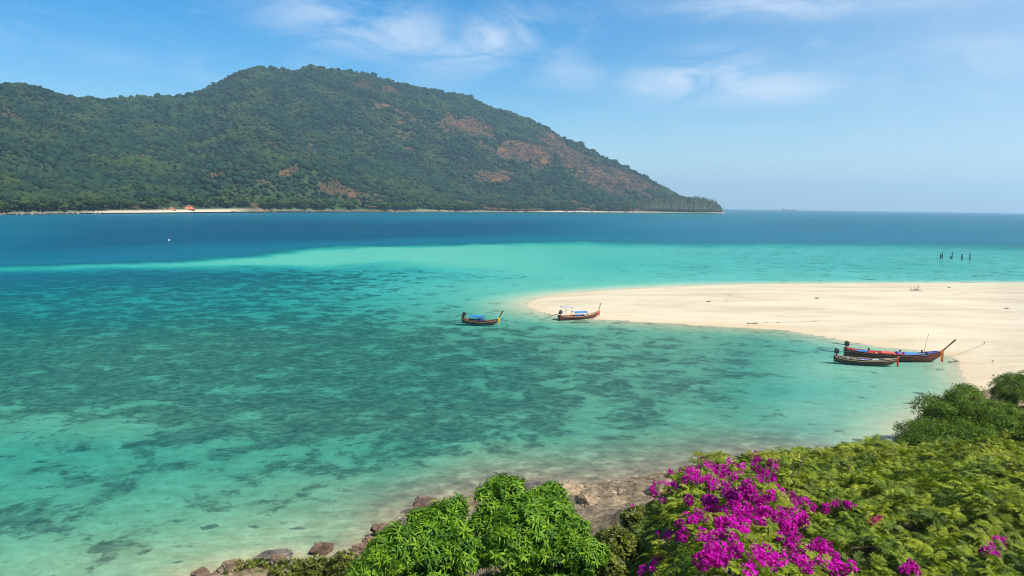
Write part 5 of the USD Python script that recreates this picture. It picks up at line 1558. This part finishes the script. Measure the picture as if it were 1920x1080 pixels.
    for ln in lines:
        a = np.array(ln, float)
        q = np.linspace(0, len(a) - 1, 150)
        for t in q:
            if rng.uniform() < 0.6:
                continue
            u, v = np.interp(t, np.arange(len(a)), a[:, 0]) + rng.normal(0, 2.5), np.interp(t, np.arange(len(a)), a[:, 1]) + rng.normal(0, 0.6)
            c = on_ground(u, v)
            m = lump(rng, 1, 0.5, int(rng.integers(1000)), 0.25); m.apply_scale(rng.uniform(0.04, 0.15)); m.apply_transform(trimesh.transformations.rotation_matrix(rng.uniform(0, 6), [0, 0, 1])); m.apply_translation(c + [0, 0, 0.01])
            parts.append(m)
    o = obj("seaweed", trimesh.util.concatenate(parts), M_WEED)
    tag(o, "thin brown lines of dried seaweed curving over the pale sand", "seaweed", kind="stuff")
    # ship on the horizon, buoy and small craft far off
    c = at(1479, 394.2, 8500.0) ; c[2] = 0
    p = thing("cargo_ship", "long low cargo ship far away on the horizon", "ship", c)
    Ls = 130.0
    Hs = Hull(Ls, 9, 6.0, 4, 1.0, 3.0)
    hm = Hs.solid(); hm.apply_translation((-Ls / 2, 0, 0)); hm.apply_transform(trimesh.transformations.rotation_matrix(0.05, [0, 0, 1]))
    obj("hull", hm, M_SHIP, p, 50)
    obj("bridge", box_at((-Ls * 0.40, 0, 12), (14, 14, 13)), M_SHIP, p)
    obj("bridge_deck", box_at((-Ls * 0.405, 0, 20), (9, 16, 3.4)), M_SHIP, p)
    obj("funnel", taper_tube([(-Ls * 0.44, 0, 18), (-Ls * 0.44, 0, 27)], [2.4, 2.0], 10), M_SHIP, p, 40)
    obj("foremast", taper_tube([(Ls * 0.42, 0, 8), (Ls * 0.42, 0, 20)], [0.9, 0.5], 8), M_SHIP, p, 40)
    obj("forecastle", box_at((Ls * 0.40, 0, 10.5), (12, 9, 4)), M_SHIP, p)
    for k in range(3):
        obj("hatch", box_at((-Ls * 0.2 + 28 * k, 0, 8), (20, 11, 3)), M_SHIP, p)
    c = wl(317, 451.5)
    p = thing("mooring_buoy", "white mooring buoy alone on the dark blue water at left", "buoy", c)
    s = trimesh.creation.icosphere(2, 0.34); s.apply_translation((0, 0, 0.25)); obj("float", s, M_WHITE, p, True)
    obj("ring", trimesh.creation.torus(0.18, 0.04, 14, 8).apply_transform(trimesh.transformations.rotation_matrix(1.5708, [1, 0, 0])).apply_translation((0, 0, 1.0)), M_STEEL, p, True)
    obj("staff", taper_tube([(0, 0, 0.7), (0, 0, 1.0)], 0.06, 7), M_STEEL, p, 40)
    for (u, v, label) in ((1524, 412, "tiny dark boat out on the open water below the cargo ship"), (1868, 411, "tiny dark boat far out on the water near the right edge"), (1815, 413.5, "tiny dark boat on the open water, second from the right edge")):
        c = wl(u, v)
        p = thing("distant_boat", label, "boat", c, 0.3)
        h = Hull(6.0, 0.8, 0.5, 0.7, 0.3); m = h.solid(); m.apply_translation((-3, 0, 0))
        obj("hull", m, M_WOOD_DARK, p, 50)
        obj("stem_post", taper_tube([(2.8, 0, 0.9), (3.3, 0, 1.9)], 0.1, 6), M_WOOD_DARK, p, 40)
        obj("canopy", sheet(-1.8, 0.8, 0.75, 1.35, 0.03), M_GREYCLOTH, p, 50)
        for x in (-1.7, 0.7):
            for sd in (-1, 1):
                obj("roof_post", taper_tube([(x, sd * 0.7, 0.4), (x, sd * 0.7, 1.38)], 0.04, 6), M_WOOD_DARK, p)


M_POST = mat("wet_post", (0.025, 0.03, 0.03), 0.7, (3, 0.4))
M_WEED = mat("dried_weed", (0.15, 0.105, 0.065), 0.9, (6, 0.4))
M_SHIP = mat("ship_paint", (0.035, 0.045, 0.06), 0.6, (0.05, 0.2))
build_small()


# ------------------------------------------------------------------ bungalows and rocks on the far shore
M_ROOF = mat("orange_roof", (0.30, 0.095, 0.04), 0.8, (0.6, 0.3))
M_WALLW = mat("timber_wall", (0.30, 0.19, 0.12), 0.8, (0.8, 0.3))
M_DOOR = mat("dark_door", (0.06, 0.04, 0.03), 0.6, (1.0, 0.3))
M_GLASSDARK = mat("window_pane", (0.04, 0.05, 0.055), 0.15, (1.0, 0.2))


def hip_roof(w, d, h, over, ridge, thick=0.25):
    W, D, R = w / 2 + over, d / 2 + over, ridge / 2
    v = [(-W, -D, 0), (W, -D, 0), (W, D, 0), (-W, D, 0), (-R, 0, h), (R, 0, h)]
    top = np.array(v, float)
    low = top.copy(); low[:, 2] -= thick
    f = [[0, 1, 5], [0, 5, 4], [1, 2, 5], [2, 3, 4], [2, 4, 5], [3, 0, 4]]
    f2 = [[a + 6, c + 6, b + 6] for a, b, c in f]
    e = []
    for a, b in ((0, 1), (1, 2), (2, 3), (3, 0)):
        e += [[a, a + 6, b + 6], [a, b + 6, b]]
    return trimesh.Trimesh(np.vstack([top, low]), np.array(f + f2 + e), process=False)


def bungalow(u, v, wpx, hpx, label, seed):
    d = ray(np.array(float(u)), np.array(372.3 + 0.0135 * u))
    p0 = hill_surface(np.array([float(u)]), np.array([0.013]))[0]
    k = np.hypot(p0[0], p0[1]) / FPX
    w, h = wpx * k, hpx * k
    dp = w * 0.75
    yaw = -math.atan2(p0[0], p0[1])
    z = at(u, v, p0[1])[2]
    p = thing("bungalow", label, "bungalow", (p0[0], p0[1], min(p0[2], z)), yaw)
    wh = h * 0.42
    obj("wall", box_at((0, 0, wh / 2), (w * 0.82, dp * 0.82, wh)), M_WALLW, p)
    r = hip_roof(w * 0.82, dp * 0.82, h * 0.60, w * 0.09, w * 0.42); r.apply_translation((0, 0, wh * 0.98)); obj("roof", r, M_ROOF, p)
    r = hip_roof(w * 0.30, dp * 0.3, h * 0.2, w * 0.03, w * 0.2); r.apply_translation((0, 0, wh + h * 0.56)); obj("roof_cap", r, M_ROOF, p)
    obj("door", box_at((0, -dp * 0.41 - 0.05, wh * 0.42), (w * 0.09, 0.12, wh * 0.82)), M_DOOR, p)
    for x in (-0.26, 0.26):
        wd = obj("window", box_at((x * w, -dp * 0.41 - 0.05, wh * 0.52), (w * 0.13, 0.14, wh * 0.45)), M_WALLW, p)
        obj("pane", box_at((x * w, -dp * 0.41 - 0.135, wh * 0.52), (w * 0.10, 0.05, wh * 0.36)), M_GLASSDARK, wd.GetPath().pathString)


bungalow(354, 396, 20, 8.5, "largest orange roofed bungalow on the far beach", 1)
bungalow(321, 396, 14, 6, "middle sized orange roofed bungalow left of the largest on the far beach", 2)
bungalow(308.5, 396, 7, 4.5, "smallest orange roofed hut, leftmost on the far beach", 3)


def build_shore_rocks():
    rng = np.random.default_rng(15)
    protos = []
    lab, grp = "grey boulder among the rocks lining the far shore", "boulders along the far shore"
    spans = [(-10, 190, 70), (430, 1000, 90)]
    i = 0
    for lo, hi, n in spans:
        for u in np.sort(rng.uniform(lo, hi, n)):
            p = hill_surface(np.array([u]), np.array([rng.uniform(0.0005, 0.006)]))[0]
            k = np.hypot(p[0], p[1]) / FPX
            s = rng.uniform(0.7, 1.9) * k
            if i < 3:
                t = thing("shore_boulder", lab, "boulder", p, rng.uniform(0, 6), grp)
                UsdGeom.Xform(stage.GetPrimAtPath(t)).AddScaleOp().Set(Gf.Vec3f(s * 1.3, s * 1.3, s * 0.7))
                obj("stone", boulder(120 + i, (1, 1, 1), 0.3, 3), M_FARROCK, t, 45)
                protos.append(t)
            else:
                copy_of(protos[i % 3], "shore_boulder", p, rng.uniform(0, 6), (s * 1.4, s * 1.2, s * 0.7), lab, "boulder", grp)
            i += 1


M_FARROCK = mat("far_rock", (0.23, 0.20, 0.17), 0.9, (0.8, 0.35))
build_shore_rocks()
